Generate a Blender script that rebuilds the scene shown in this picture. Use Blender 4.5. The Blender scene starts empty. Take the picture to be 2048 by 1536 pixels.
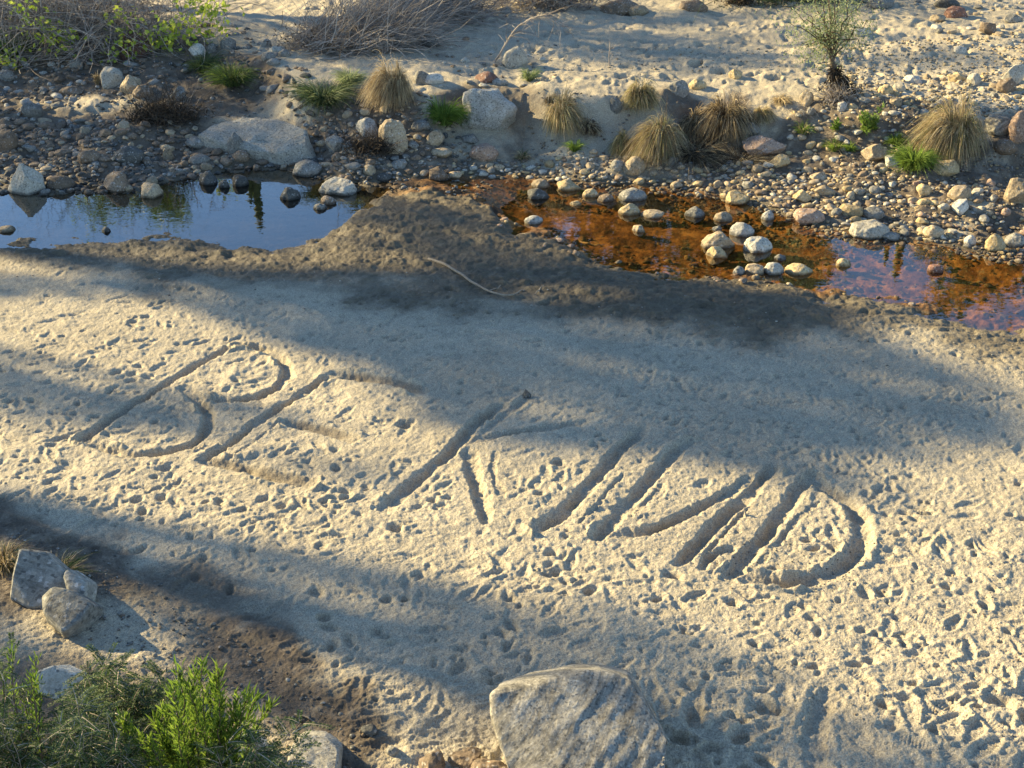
import bpy, bmesh, math, random
import numpy as np
from mathutils import Vector, Matrix

scene = bpy.context.scene
R = math.radians
# ------------------------------------------------------------------ camera
CH, PITCH, F = 6.2, R(26.9), 2600.0          # height, tilt, focal length in photo pixels (2048 wide)
cam_data = bpy.data.cameras.new('camera')
cam = bpy.data.objects.new('camera', cam_data)
scene.collection.objects.link(cam)
cam.location = (0, 0, CH)
cam.rotation_euler = (R(90) - PITCH, 0, 0)
cam_data.sensor_width = 36
cam_data.lens = 36 * F / 2048
cam_data.clip_start = 0.1
cam_data.clip_end = 2000
scene.camera = cam
scene.render.resolution_x, scene.render.resolution_y = 1024, 768
scene.render.engine = 'CYCLES'
# ------------------------------------------------------------------ light
SUN_EL = R(21)
LH = np.array([0.905, -0.425]); LH /= np.linalg.norm(LH)      # direction the light travels over the ground
SUNV = np.array([-LH[0] * math.cos(SUN_EL), -LH[1] * math.cos(SUN_EL), math.sin(SUN_EL)])   # towards the sun
sd_ = bpy.data.lights.new('sun', 'SUN')
sd_.energy = 5.0
sd_.angle = R(0.6)
sd_.color = (1.0, 0.81, 0.44)
sun = bpy.data.objects.new('sun', sd_)
scene.collection.objects.link(sun)
sun.rotation_euler = Vector(-SUNV).to_track_quat('-Z', 'Y').to_euler()
world = bpy.data.worlds.new('World')
scene.world = world
world.use_nodes = True
wn, wl_ = world.node_tree.nodes, world.node_tree.links
bg = wn['Background']
sky = wn.new('ShaderNodeTexSky')
sky.sky_type = 'NISHITA'
sky.sun_disc = False
sky.sun_elevation = SUN_EL
sky.sun_rotation = math.atan2(SUNV[0], SUNV[1])
sky.dust_density = 0.0
sky.ozone_density = 3.0
sky.altitude = 900
wl_.new(sky.outputs[0], bg.inputs[0])
bg.inputs[1].default_value = 0.096
scene.view_settings.view_transform = 'Standard'
scene.view_settings.look = 'None'
scene.view_settings.exposure = 1.66
scene.view_settings.gamma = 1.0

rng = np.random.default_rng(7)
random.seed(7)
ZW = -0.12                                                     # water level
# ------------------------------------------------------------------ helpers: numbers
def sstep(a, b, x):
    t = np.clip((x - a) / (b - a), 0, 1)
    return t * t * (3 - 2 * t)
_T2 = np.random.default_rng(11).random((256, 256)).astype(np.float32)
_T3 = np.random.default_rng(12).random((64, 64, 64)).astype(np.float32)
def noise2(x, y):
    ix = np.floor(x).astype(np.int64); iy = np.floor(y).astype(np.int64)
    fx = x - ix; fy = y - iy
    fx = fx * fx * fx * (fx * (fx * 6 - 15) + 10); fy = fy * fy * fy * (fy * (fy * 6 - 15) + 10)
    ix &= 255; iy &= 255; jx = (ix + 1) & 255; jy = (iy + 1) & 255
    a = _T2[ix, iy] * (1 - fx) + _T2[jx, iy] * fx
    b = _T2[ix, jy] * (1 - fx) + _T2[jx, jy] * fx
    return (a * (1 - fy) + b * fy) * 2 - 1
def fbm2(x, y, s, octv=4, gain=0.5, off=0.0):
    v = 0; a = 1.0; c, d = math.cos(0.6), math.sin(0.6)
    X, Y = x * s + off, y * s + off * 1.7
    for _ in range(octv):
        v = v + a * noise2(X, Y)
        X, Y = (X * c - Y * d) * 2.03 + 17.3, (X * d + Y * c) * 2.03 + 5.1
        a *= gain
    return v
def noise3(p):
    i = np.floor(p).astype(np.int64); f = p - i
    f = f * f * (3 - 2 * f)
    out = 0
    for dx in (0, 1):
        for dy in (0, 1):
            for dz in (0, 1):
                w = (f[:, 0] if dx else 1 - f[:, 0]) * (f[:, 1] if dy else 1 - f[:, 1]) * (f[:, 2] if dz else 1 - f[:, 2])
                out = out + w * _T3[(i[:, 0] + dx) & 63, (i[:, 1] + dy) & 63, (i[:, 2] + dz) & 63]
    return out * 2 - 1
def fbm3(p, s, octv=3, gain=0.5, off=0.0):
    v = 0; a = 1.0; q = p * s + off
    for _ in range(octv):
        v = v + a * noise3(q); q = q * 2.07 + 9.7; a *= gain
    return v
# a point of the ground from its place in the photograph
_cp, _sp = math.cos(PITCH), math.sin(PITCH)
def ray(px, py):
    a, b = px - 1024.0, 768.0 - py
    return np.array([a, F * _cp + b * _sp, -F * _sp + b * _cp])
def at(px, py, z=0.0):
    d = ray(px, py); t = (z - CH) / d[2]
    return np.array([d[0] * t, d[1] * t, z])
def atl(pts, z=0.0):
    return np.array([at(a, b, z)[:2] for a, b in pts])
def curve(pts, z):
    p = atl(pts, z); p = p[np.argsort(p[:, 0])]
    return p
def ev(c, x):
    return np.interp(x, c[:, 0], c[:, 1])
NEAR = curve([(-700, 492), (-300, 495), (0, 489), (100, 486), (200, 481), (330, 478), (430, 488), (560, 489), (640, 482), (680, 462), (715, 425), (770, 397),
              (860, 393), (940, 400), (985, 425), (1030, 462), (1110, 480), (1190, 525), (1300, 545), (1420, 558), (1560, 562), (1640, 598),
              (1710, 592), (1790, 610), (1900, 637), (2048, 660), (2500, 720)], ZW)
FAR = curve([(-700, 390), (-200, 380), (0, 378), (100, 392), (200, 386), (300, 378), (400, 352), (500, 336), (590, 338), (640, 352), (700, 374),
             (760, 362), (860, 360), (950, 352), (1040, 350), (1100, 362), (1180, 372), (1300, 372), (1400, 384), (1500, 405), (1580, 440), (1680, 470),
             (1800, 470), (1880, 492), (1980, 512), (2048, 522), (2500, 545)], ZW)
CREST = curve([(-700, 20), (0, 50), (350, 70), (520, 120), (600, 165), (740, 178), (850, 190), (930, 170), (1050, 172), (1150, 190), (1250, 185), (1380, 172),
               (1560, 190), (1700, 205), (1850, 200), (1960, 215), (2048, 225), (2500, 240)], 0.8)
def sm_far(x):
    return (ev(FAR, x - 0.3) + ev(FAR, x) + ev(FAR, x + 0.3)) / 3
def macro(x, y):
    """broad shape of the land"""
    x = np.asarray(x, float); y = np.asarray(y, float)
    yn, yf, yc = ev(NEAR, x), sm_far(x), ev(CREST, x)
    dn = yn - y; df = y - yf
    steep = sstep(-1.5, 1.0, x)
    near = ZW + 0.13 * (1 - np.exp(-np.maximum(dn, 0) / 0.7)) + 0.02 * sstep(2, 7, dn)
    near = near + 0.25 * sstep(0.0, 3.0, -1.6 - x) * sstep(9.4, 7.2, y)      # the near left bank climbs a little
    r = np.clip(df / np.maximum(yc - yf, 0.5), 0, 1)
    prof_s = np.interp(r, [0, .12, .35, .6, .72, .86, 1], [0, .05, .16, .30, .40, .80, .92])
    prof_g = np.interp(r, [0, .1, .3, .6, 1], [0, .07, .2, .42, .92])
    far = ZW + (prof_s * steep + prof_g * (1 - steep)) + 0.035 * np.clip(y - yc, 0, 30) + 0.02 * np.clip(y - 45, 0, 200) ** 1.3
    ins = np.minimum(-dn, -df)                                               # >0 inside the stream (negatives of both)
    inw = (dn < 0) & (df < 0)
    dep = np.minimum(np.maximum(y - yn, 0), np.maximum(yf - y, 0))
    deep = 0.10 + 0.10 * sstep(-1.0, -3.0, x)
    bed = ZW - deep * sstep(0, 0.8, dep) - 0.002
    return np.where(inw, bed, np.where(dn >= 0, near, far))
def on_ground(px, py, fn=None):
    fn = fn or macro
    d = ray(px, py); d = d / np.linalg.norm(d)
    t = np.linspace(5, 60, 1400)
    P = np.array([0, 0, CH]) + t[:, None] * d
    h = fn(P[:, 0], P[:, 1])
    k = np.argmax(P[:, 2] < h)
    if P[k, 2] >= h[k]: k = len(t) - 1
    a, b = max(k - 1, 0), k
    fa, fb = P[a, 2] - h[a], P[b, 2] - h[b]
    w = fa / (fa - fb) if fa != fb else 0
    return P[a] * (1 - w) + P[b] * w
def px_scale(p):                                                             # photo pixels per metre at a point
    return F / (p[1] * _cp + (CH - p[2]) * _sp)
def in_poly(x, y, poly):
    inside = np.zeros(np.shape(x), bool); n = len(poly); j = n - 1
    for i in range(n):
        xi, yi = poly[i]; xj, yj = poly[j]
        if yi != yj:
            c = ((yi > y) != (yj > y)) & (x < (xj - xi) * (y - yi) / (yj - yi) + xi)
            inside ^= c
        j = i
    return inside
def line_dist(x, y, pts):
    """distance to a polyline and place along it"""
    best = np.full(np.shape(x), 1e9); tt = np.zeros(np.shape(x)); L = 0; side = np.zeros(np.shape(x))
    for a, b in zip(pts[:-1], pts[1:]):
        d = b - a; l = np.linalg.norm(d) + 1e-9
        t = np.clip(((x - a[0]) * d[0] + (y - a[1]) * d[1]) / l ** 2, 0, 1)
        q = np.hypot(x - a[0] - t * d[0], y - a[1] - t * d[1])
        m = q < best
        best = np.where(m, q, best); tt = np.where(m, L + t * l, tt)
        side = np.where(m, np.sign(d[0] * (y - a[1]) - d[1] * (x - a[0])), side)
        L += l
    return best, tt, L, side
# ------------------------------------------------------------------ helpers: objects
def link(o, parent=None):
    scene.collection.objects.link(o)
    if parent: o.parent = parent
    return o
def tag(o, label=None, cat=None, group=None, kind=None):
    if label: o['label'] = label
    if cat: o['category'] = cat
    if group: o['group'] = group
    if kind: o['kind'] = kind
    return o
def empty(name, loc, rz=0):
    o = bpy.data.objects.new(name, None); o.location = loc; o.rotation_euler = (0, 0, rz); o.empty_display_size = 0.1
    return link(o)
def mesh_np(name, verts, faces_flat, sizes, mat, smooth=True):
    me = bpy.data.meshes.new(name)
    verts = np.ascontiguousarray(verts, np.float32).reshape(-1, 3)
    me.vertices.add(len(verts)); me.vertices.foreach_set('co', verts.ravel())
    faces_flat = np.asarray(faces_flat, np.int32).ravel()
    me.loops.add(len(faces_flat)); me.loops.foreach_set('vertex_index', faces_flat)
    sizes = np.asarray(sizes, np.int32)
    me.polygons.add(len(sizes))
    me.polygons.foreach_set('loop_start', np.concatenate([[0], np.cumsum(sizes)[:-1]]).astype(np.int32))
    me.polygons.foreach_set('loop_total', sizes)
    me.polygons.foreach_set('use_smooth', np.full(len(sizes), smooth, bool))
    me.update(calc_edges=True); me.validate()
    if mat: me.materials.append(mat)
    return me
def add_mesh(name, me, parent=None, loc=(0, 0, 0)):
    o = bpy.data.objects.new(name, me); o.location = loc
    return link(o, parent)
def strips(P, W, side=None):
    """ribbons: P (N,K,3) centre lines, W (N,K) half widths"""
    N, K, _ = P.shape
    T = np.gradient(P, axis=1); T /= np.linalg.norm(T, axis=2, keepdims=True) + 1e-9
    if side is None:
        r = rng.normal(size=(N, 1, 3)); r[:, :, 2] *= 0.3
        side = r
    S = np.cross(T, side); S /= np.linalg.norm(S, axis=2, keepdims=True) + 1e-9
    V = np.stack([P - S * W[..., None], P + S * W[..., None]], axis=2).reshape(-1, 3)
    b = (np.arange(N) * K * 2)[:, None] + (np.arange(K - 1) * 2)[None, :]
    Fc = np.stack([b, b + 1, b + 3, b + 2], axis=-1).reshape(-1, 4)
    return V, Fc
def tubes(P, Rr, sides=4):
    N, K, _ = P.shape
    T = np.gradient(P, axis=1); T /= np.linalg.norm(T, axis=2, keepdims=True) + 1e-9
    up = np.where(np.abs(T[..., 2:3]) > 0.9, np.array([1., 0, 0]), np.array([0, 0, 1.]))
    A = np.cross(T, up); A /= np.linalg.norm(A, axis=2, keepdims=True) + 1e-9
    B = np.cross(T, A)
    ang = np.arange(sides) * 2 * math.pi / sides
    V = P[:, :, None, :] + Rr[:, :, None, None] * (A[:, :, None, :] * np.cos(ang)[:, None] + B[:, :, None, :] * np.sin(ang)[:, None])
    V = V.reshape(-1, 3)
    base = (np.arange(N) * K * sides)[:, None, None] + (np.arange(K - 1) * sides)[None, :, None]
    k = np.arange(sides)[None, None, :]; k2 = (k + 1) % sides
    Fc = np.stack([base + k, base + k2, base + sides + k2, base + sides + k], axis=-1).reshape(-1, 4)
    return V, Fc
def leaves(C, D, ln, wd, Nn=None):
    """diamond leaves, slightly folded: C centres, D directions"""
    N = len(C)
    D = D / (np.linalg.norm(D, axis=1, keepdims=True) + 1e-9)
    if Nn is None: Nn = rng.normal(size=(N, 3)) + np.array([0, 0, 1.2])
    S = np.cross(D, Nn); S /= np.linalg.norm(S, axis=1, keepdims=True) + 1e-9
    U = np.cross(S, D)
    ln = np.broadcast_to(ln, (N,))[:, None]; wd = np.broadcast_to(wd, (N,))[:, None]
    a = C; m = C + D * ln * 0.45 - U * wd * 0.25; t = C + D * ln - U * ln * 0.1
    V = np.stack([a, m + S * wd + U * wd * .3, t, m - S * wd + U * wd * .3], axis=1).reshape(-1, 3)
    b = (np.arange(N) * 4)[:, None]
    Fc = np.concatenate([b + np.array([[0, 1, 2]]), b + np.array([[0, 2, 3]])], axis=1).reshape(-1, 3)
    return V, Fc
def quads_mesh(name, VF, mat, smooth=False):
    """join (V,F) blocks of equal face size into one mesh"""
    Vs, fl, sz, off = [], [], [], 0
    for V, Fc in VF:
        Vs.append(V); fl.append((Fc + off).ravel()); sz.append(np.full(len(Fc), Fc.shape[1])); off += len(V)
    return mesh_np(name, np.concatenate(Vs), np.concatenate(fl), np.concatenate(sz), mat, smooth)
# ------------------------------------------------------------------ materials
def new_mat(name):
    m = bpy.data.materials.new(name); m.use_nodes = True
    nt = m.node_tree
    return m, nt, nt.nodes['Principled BSDF'], nt.nodes, nt.links
def nd(nodes, kind, **kw):
    n = nodes.new(kind)
    for k, v in kw.items():
        if k.startswith('i_'):
            n.inputs[int(k[2:]) if k[2:].isdigit() else k[2:]].default_value = v
        else: setattr(n, k, v)
    return n
def mixc(nodes, links, fac, a, b, mode='MIX'):
    n = nodes.new('ShaderNodeMix'); n.data_type = 'RGBA'; n.blend_type = mode
    for sock, v in ((n.inputs[0], fac), (n.inputs[6], a), (n.inputs[7], b)):
        if hasattr(v, 'is_output'): links.new(v, sock)
        elif isinstance(v, (int, float)): sock.default_value = v
        else: sock.default_value = (*v, 1)
    return n.outputs[2]
def mth(nodes, links, op, a, b=0.0):
    n = nodes.new('ShaderNodeMath'); n.operation = op
    for sock, v in ((n.inputs[0], a), (n.inputs[1], b)):
        if hasattr(v, 'is_output'): links.new(v, sock)
        else: sock.default_value = v
    return n.outputs[0]
def tex(nodes, links, coord, kind='ShaderNodeTexNoise', scale=5, detail=3, rough=0.55):
    n = nodes.new(kind); n.inputs['Scale'].default_value = scale
    if kind == 'ShaderNodeTexNoise':
        n.inputs['Detail'].default_value = detail; n.inputs['Roughness'].default_value = rough
    links.new(coord, n.inputs['Vector'])
    return n
def ramp(nodes, links, fac, stops):
    n = nodes.new('ShaderNodeValToRGB'); links.new(fac, n.inputs[0])
    e = n.color_ramp.elements
    while len(e) < len(stops): e.new(0.5)
    for k, (p, c) in enumerate(stops):
        e[k].position = p; e[k].color = (*c, 1) if not isinstance(c, float) else (c, c, c, 1)
    return n.outputs[0]

def ground_material():
    m, nt, bs, N, L = new_mat('river_sand')
    co = N.new('ShaderNodeTexCoord').outputs['Object']
    wet = N.new('ShaderNodeAttribute'); wet.attribute_name = 'wet'
    rust = N.new('ShaderNodeAttribute'); rust.attribute_name = 'rust'
    soil = N.new('ShaderNodeAttribute'); soil.attribute_name = 'soil'
    big = tex(N, L, co, scale=0.7, detail=4).outputs[0]
    mid = tex(N, L, co, scale=6, detail=5, rough=0.65).outputs[0]
    fine = tex(N, L, co, scale=70, detail=3, rough=0.7).outputs[0]
    grain = tex(N, L, co, kind='ShaderNodeTexVoronoi', scale=160)
    dry = ramp(N, L, big, [(0.3, (0.40, 0.340, 0.240)), (0.7, (0.48, 0.410, 0.290))])
    dry = mixc(N, L, 1.0, dry, ramp(N, L, mid, [(0.25, 0.84), (0.75, 1.10)]), 'MULTIPLY')
    dry = mixc(N, L, 1.0, dry, ramp(N, L, fine, [(0.25, 0.62), (0.5, 1.0), (0.8, 1.28)]), 'MULTIPLY')
    gr = mixc(N, L, 1.0, (1, 1, 1), grain.outputs['Color'], 'MULTIPLY')
    bw = N.new('ShaderNodeRGBToBW'); L.new(grain.outputs['Color'], bw.inputs[0])
    dry = mixc(N, L, 1.0, dry, ramp(N, L, bw.outputs[0], [(0.15, 0.66), (0.5, 1.0), (0.85, 1.25)]), 'MULTIPLY')
    damp = ramp(N, L, mid, [(0.3, (0.078, 0.062, 0.038)), (0.55, (0.135, 0.108, 0.066)), (0.75, (0.215, 0.175, 0.11))])
    damp = mixc(N, L, 1.0, damp, ramp(N, L, fine, [(0.25, 0.55), (0.8, 1.4)]), 'MULTIPLY')
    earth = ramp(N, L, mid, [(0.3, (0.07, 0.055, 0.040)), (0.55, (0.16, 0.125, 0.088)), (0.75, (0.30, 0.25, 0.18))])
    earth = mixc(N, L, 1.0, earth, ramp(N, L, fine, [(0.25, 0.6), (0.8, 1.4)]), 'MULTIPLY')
    iron = ramp(N, L, tex(N, L, co, scale=3.2, detail=6, rough=0.65).outputs[0],
                [(0.3, (0.035, 0.018, 0.008)), (0.5, (0.14, 0.068, 0.022)), (0.68, (0.36, 0.20, 0.065))])
    def edge(att, amt):
        a = mth(N, L, 'ADD', att, mth(N, L, 'MULTIPLY', mth(N, L, 'SUBTRACT', mid, 0.5), amt))
        n = N.new('ShaderNodeMapRange'); n.interpolation_type = 'SMOOTHSTEP'
        L.new(a, n.inputs[0]); n.inputs[1].default_value = 0.08; n.inputs[2].default_value = 0.92
        return n.outputs[0]
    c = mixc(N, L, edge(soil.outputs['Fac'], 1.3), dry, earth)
    w = edge(wet.outputs['Fac'], 1.0)
    c = mixc(N, L, w, c, damp)
    c = mixc(N, L, edge(rust.outputs['Fac'], 0.6), c, iron)
    L.new(c, bs.inputs['Base Color'])
    rg = N.new('ShaderNodeMapRange'); L.new(w, rg.inputs[0]); rg.inputs[3].default_value = 0.95; rg.inputs[4].default_value = 0.62
    L.new(rg.outputs[0], bs.inputs['Roughness'])
    bs.inputs['Specular IOR Level'].default_value = 0.25
    h = mth(N, L, 'ADD', mth(N, L, 'MULTIPLY', tex(N, L, co, scale=28, detail=4, rough=0.7).outputs[0], 1.0), mth(N, L, 'MULTIPLY', fine, 0.55))
    bp = N.new('ShaderNodeBump'); bp.inputs['Strength'].default_value = 0.9; bp.inputs['Distance'].default_value = 0.018
    L.new(h, bp.inputs['Height']); L.new(bp.outputs[0], bs.inputs['Normal'])
    return m

def rock_material(name, c1, c2, scale=4.0, band=0.0, spec=0.3, bump=0.012, rough=0.8, fleck=(0.6, 0.57, 0.52), axis=(-0.55, 0.1, 0.83), bscale=2.4):
    m, nt, bs, N, L = new_mat(name)
    tc = N.new('ShaderNodeTexCoord'); co = tc.outputs['Object']
    geo = N.new('ShaderNodeNewGeometry')
    oi = N.new('ShaderNodeObjectInfo')
    a = tex(N, L, co, scale=scale, detail=6, rough=0.65).outputs[0]
    c = ramp(N, L, a, [(0.3, c1), (0.7, c2)])
    f = tex(N, L, co, scale=scale * 9, detail=3, rough=0.8).outputs[0]
    c = mixc(N, L, 1.0, c, ramp(N, L, f, [(0.3, 0.55), (0.52, 1.0), (0.75, 1.35)]), 'MULTIPLY')
    v = tex(N, L, co, kind='ShaderNodeTexVoronoi', scale=scale * 14)
    bw = N.new('ShaderNodeRGBToBW'); L.new(v.outputs['Color'], bw.inputs[0])
    c = mixc(N, L, ramp(N, L, bw.outputs[0], [(0.80, 0.0), (0.86, 0.35)]), c, fleck)
    c = mixc(N, L, ramp(N, L, bw.outputs[0], [(0.16, 0.55), (0.2, 0.0)]), c, (0.03, 0.03, 0.03))
    h = mth(N, L, 'ADD', a, mth(N, L, 'MULTIPLY', f, 0.4))
    if band:
        dn_ = N.new('ShaderNodeVectorMath'); dn_.operation = 'DOT_PRODUCT'; dn_.inputs[1].default_value = axis; L.new(co, dn_.inputs[0])
        sc_ = N.new('ShaderNodeVectorMath'); sc_.operation = 'SCALE'; sc_.inputs[0].default_value = axis
        L.new(mth(N, L, 'MULTIPLY', dn_.outputs['Value'], 9.0), sc_.inputs['Scale'])
        ad_ = N.new('ShaderNodeVectorMath'); ad_.operation = 'ADD'; L.new(co, ad_.inputs[0]); L.new(sc_.outputs[0], ad_.inputs[1])
        b = tex(N, L, ad_.outputs[0], scale=bscale, detail=8, rough=0.72).outputs[0]
        c = mixc(N, L, 1.0, c, ramp(N, L, b, [(0.36, 0.50), (0.5, 1.0), (0.66, 1.5)]), 'MULTIPLY')
        h = mth(N, L, 'ADD', h, mth(N, L, 'MULTIPLY', b, band))
    # per-stone tone, and the dark wet foot of stones that stand in the stream
    rr = mth(N, L, 'ADD', mth(N, L, 'MULTIPLY', oi.outputs['Random'], 0.5), 0.78)
    cc = N.new('ShaderNodeCombineXYZ')
    for k in range(3): L.new(rr, cc.inputs[k])
    c = mixc(N, L, 1.0, c, cc.outputs[0], 'MULTIPLY')
    sx = N.new('ShaderNodeSeparateXYZ'); L.new(geo.outputs['Position'], sx.inputs[0])
    zz = mth(N, L, 'ADD', sx.outputs[2], mth(N, L, 'MULTIPLY', mth(N, L, 'SUBTRACT', a, 0.5), 0.05))
    wm = N.new('ShaderNodeMapRange'); L.new(zz, wm.inputs[0]); wm.inputs[1].default_value = ZW + 0.02; wm.inputs[2].default_value = ZW + 0.05
    wm.inputs[3].default_value = 0.38; wm.inputs[4].default_value = 1.0
    cc = N.new('ShaderNodeCombineXYZ')
    for k in range(3): L.new(wm.outputs[0], cc.inputs[k])
    c = mixc(N, L, 1.0, c, cc.outputs[0], 'MULTIPLY')
    L.new(c, bs.inputs['Base Color'])
    bs.inputs['Roughness'].default_value = rough
    bs.inputs['Specular IOR Level'].default_value = spec
    bp = N.new('ShaderNodeBump'); bp.inputs['Strength'].default_value = 0.8; bp.inputs['Distance'].default_value = bump * 2
    L.new(h, bp.inputs['Height']); L.new(bp.outputs[0], bs.inputs['Normal'])
    return m
ROCK = {
    'grey':  rock_material('grey_stone', (0.147, 0.138, 0.115), (0.265, 0.246, 0.205)),
    'pale':  rock_material('pale_stone', (0.314, 0.284, 0.221), (0.490, 0.446, 0.353)),
    'bluegrey': rock_material('bluegrey_stone', (0.245, 0.233, 0.201), (0.412, 0.391, 0.336)),
    'white': rock_material('white_stone', (0.470, 0.428, 0.353), (0.647, 0.595, 0.492)),
    'tan':   rock_material('tan_stone', (0.265, 0.200, 0.123), (0.412, 0.321, 0.201)),
    'brown': rock_material('brown_stone', (0.127, 0.093, 0.061), (0.245, 0.177, 0.115)),
    'pink':  rock_material('pink_stone', (0.245, 0.158, 0.107), (0.372, 0.260, 0.180)),
    'red':   rock_material('redbrown_stone', (0.127, 0.065, 0.045), (0.235, 0.121, 0.082)),
    'dark':  rock_material('dark_stone', (0.054, 0.052, 0.045), (0.118, 0.112, 0.094)),
    'yellow': rock_material('yellow_stone', (0.323, 0.233, 0.115), (0.490, 0.372, 0.197)),
    'banded': rock_material('banded_gneiss', (0.15, 0.135, 0.105), (0.33, 0.30, 0.24), scale=5, band=0.6, bump=0.007, fleck=(0.48, 0.45, 0.38), axis=(-0.55, 0.1, 0.83), bscale=2.4),
    'slab':  rock_material('layered_slab_stone', (0.167, 0.156, 0.127), (0.284, 0.268, 0.221), scale=3, band=1.0, bump=0.008, axis=(0.245, 0.093, 0.787), bscale=2.0),
}
def plant_material(name, c1, c2, trans=0.35, rough=0.6, scale=6):
    m, nt, bs, N, L = new_mat(name)
    geo = N.new('ShaderNodeNewGeometry')
    c = ramp(N, L, geo.outputs['Random Per Island'], [(0.0, c1), (1.0, c2)])
    a = tex(N, L, geo.outputs['Position'], scale=scale, detail=3).outputs[0]
    c = mixc(N, L, 1.0, c, ramp(N, L, a, [(0.3, 0.7), (0.7, 1.2)]), 'MULTIPLY')
    L.new(c, bs.inputs['Base Color']); bs.inputs['Roughness'].default_value = rough
    bs.inputs['Specular IOR Level'].default_value = 0.2
    tr = N.new('ShaderNodeBsdfTranslucent'); L.new(c, tr.inputs[0])
    mx = N.new('ShaderNodeMixShader'); mx.inputs[0].default_value = trans
    L.new(bs.outputs[0], mx.inputs[1]); L.new(tr.outputs[0], mx.inputs[2])
    L.new(mx.outputs[0], N['Material Output'].inputs[0])
    return m
M_STRAW = plant_material('dry_grass', (0.18, 0.13, 0.07), (0.70, 0.56, 0.33), 0.3)
M_STRAWG = plant_material('olive_grass', (0.15, 0.15, 0.06), (0.42, 0.38, 0.17), 0.3)
M_GRASS = plant_material('green_grass', (0.07, 0.13, 0.025), (0.26, 0.36, 0.06), 0.4)
M_DKGRASS = plant_material('dark_grass', (0.035, 0.065, 0.025), (0.13, 0.17, 0.06), 0.3)
M_LIME = plant_material('lime_leaf', (0.26, 0.36, 0.04), (0.60, 0.66, 0.11), 0.5)
M_SAGE = plant_material('sage_leaf', (0.17, 0.22, 0.10), (0.38, 0.42, 0.22), 0.45)
M_LANCE = plant_material('glossy_green_leaf', (0.05, 0.11, 0.015), (0.24, 0.33, 0.05), 0.45, 0.4)
M_FERN = plant_material('feathery_leaf', (0.035, 0.075, 0.025), (0.15, 0.20, 0.075), 0.35)
M_CROWN = plant_material('tree_leaf', (0.04, 0.075, 0.02), (0.10, 0.14, 0.04), 0.3)
M_TWIG = plant_material('dry_twig', (0.16, 0.125, 0.095), (0.50, 0.43, 0.35), 0.0, 0.9)
M_DEBRIS = plant_material('dark_debris', (0.03, 0.022, 0.016), (0.12, 0.09, 0.06), 0.0, 0.95)
M_BARK = plant_material('bark', (0.10, 0.075, 0.05), (0.14, 0.11, 0.08), 0.0, 0.95, 20)
M_DRIFT = plant_material('driftwood', (0.24, 0.195, 0.14), (0.33, 0.275, 0.20), 0.0, 0.85, 30)
M_CACTUS = plant_material('cactus_skin', (0.06, 0.09, 0.035), (0.08, 0.11, 0.05), 0.0, 0.8, 4)

def water_material():
    m, nt, bs, N, L = new_mat('stream_water')
    N.remove(bs)
    co = N.new('ShaderNodeTexCoord').outputs['Object']
    mp = N.new('ShaderNodeMapping'); L.new(co, mp.inputs[0]); mp.inputs['Scale'].default_value = (1, 1.6, 1)
    a = tex(N, L, mp.outputs[0], scale=5, detail=2, rough=0.5).outputs[0]
    bp = N.new('ShaderNodeBump'); bp.inputs['Strength'].default_value = 0.10; bp.inputs['Distance'].default_value = 0.01
    L.new(a, bp.inputs['Height'])
    tr = N.new('ShaderNodeBsdfTransparent')
    # tea-coloured stream: browner where it is shallow to the right, dark and clear in the deep pool
    sx = N.new('ShaderNodeSeparateXYZ'); L.new(co, sx.inputs[0])
    mr = N.new('ShaderNodeMapRange'); L.new(sx.outputs[0], mr.inputs[0]); mr.inputs[1].default_value = -2.6; mr.inputs[2].default_value = -0.6
    c = mixc(N, L, mr.outputs[0], (0.45, 0.42, 0.32), (0.90, 0.74, 0.48))
    L.new(c, tr.inputs[0])
    gl = N.new('ShaderNodeBsdfGlossy'); gl.inputs['Roughness'].default_value = 0.015
    L.new(bp.outputs[0], gl.inputs['Normal'])
    ge = N.new('ShaderNodeNewGeometry')
    dt = N.new('ShaderNodeVectorMath'); dt.operation = 'DOT_PRODUCT'
    L.new(ge.outputs['Incoming'], dt.inputs[0]); L.new(bp.outputs[0], dt.inputs[1])
    cs = mth(N, L, 'ABSOLUTE', dt.outputs['Value'])
    fr = mth(N, L, 'ADD', mth(N, L, 'MULTIPLY', mth(N, L, 'POWER', mth(N, L, 'SUBTRACT', 1.0, cs), 3.6), 0.94), 0.055)
    mx = N.new('ShaderNodeMixShader'); L.new(fr, mx.inputs[0])
    L.new(tr.outputs[0], mx.inputs[1]); L.new(gl.outputs[0], mx.inputs[2])
    L.new(mx.outputs[0], N['Material Output'].inputs[0])
    return m
# ------------------------------------------------------------------ the ground
FINE_U = 1.28
nU = 1250
uf = np.linspace(-FINE_U, FINE_U, nU)
ext = FINE_U + 0.02 * (1.22 ** np.arange(1, 38) - 1) / 0.22 * 1.0
U = np.concatenate([-ext[::-1], uf, ext])
pyr = np.linspace(1700, -210, 1250)                       # fine rows, evenly fine seen from the bridge
angs = PITCH - np.arctan((768 - pyr) / F)
Yf = (CH - 0.35) / np.tan(angs)
Yf = Yf[(angs > R(6.5)) & (Yf < 52)]
near_rows = Yf[0] - 0.03 * (1.2 ** np.arange(1, 36) - 1) / 0.2
far_rows = Yf[-1] + (Yf[-1] - Yf[-2]) * (1.15 ** np.arange(1, 42) - 1) / 0.15
far_rows = far_rows[far_rows < 700]
YR = np.concatenate([near_rows[::-1], Yf, far_rows])
Wy = (1024 / F) * (np.maximum(YR, 4.0) * _cp + (CH) * _sp)
X = U[None, :] * Wy[:, None]
Y = np.repeat(YR[:, None], len(U), 1)
nR, nC = X.shape
Z = macro(X, Y)
i0, i1 = len(near_rows), len(near_rows) + len(Yf)
j0, j1 = len(ext), len(ext) + nU
yn, yf_, yc = ev(NEAR, X), sm_far(X), ev(CREST, X)
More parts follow.
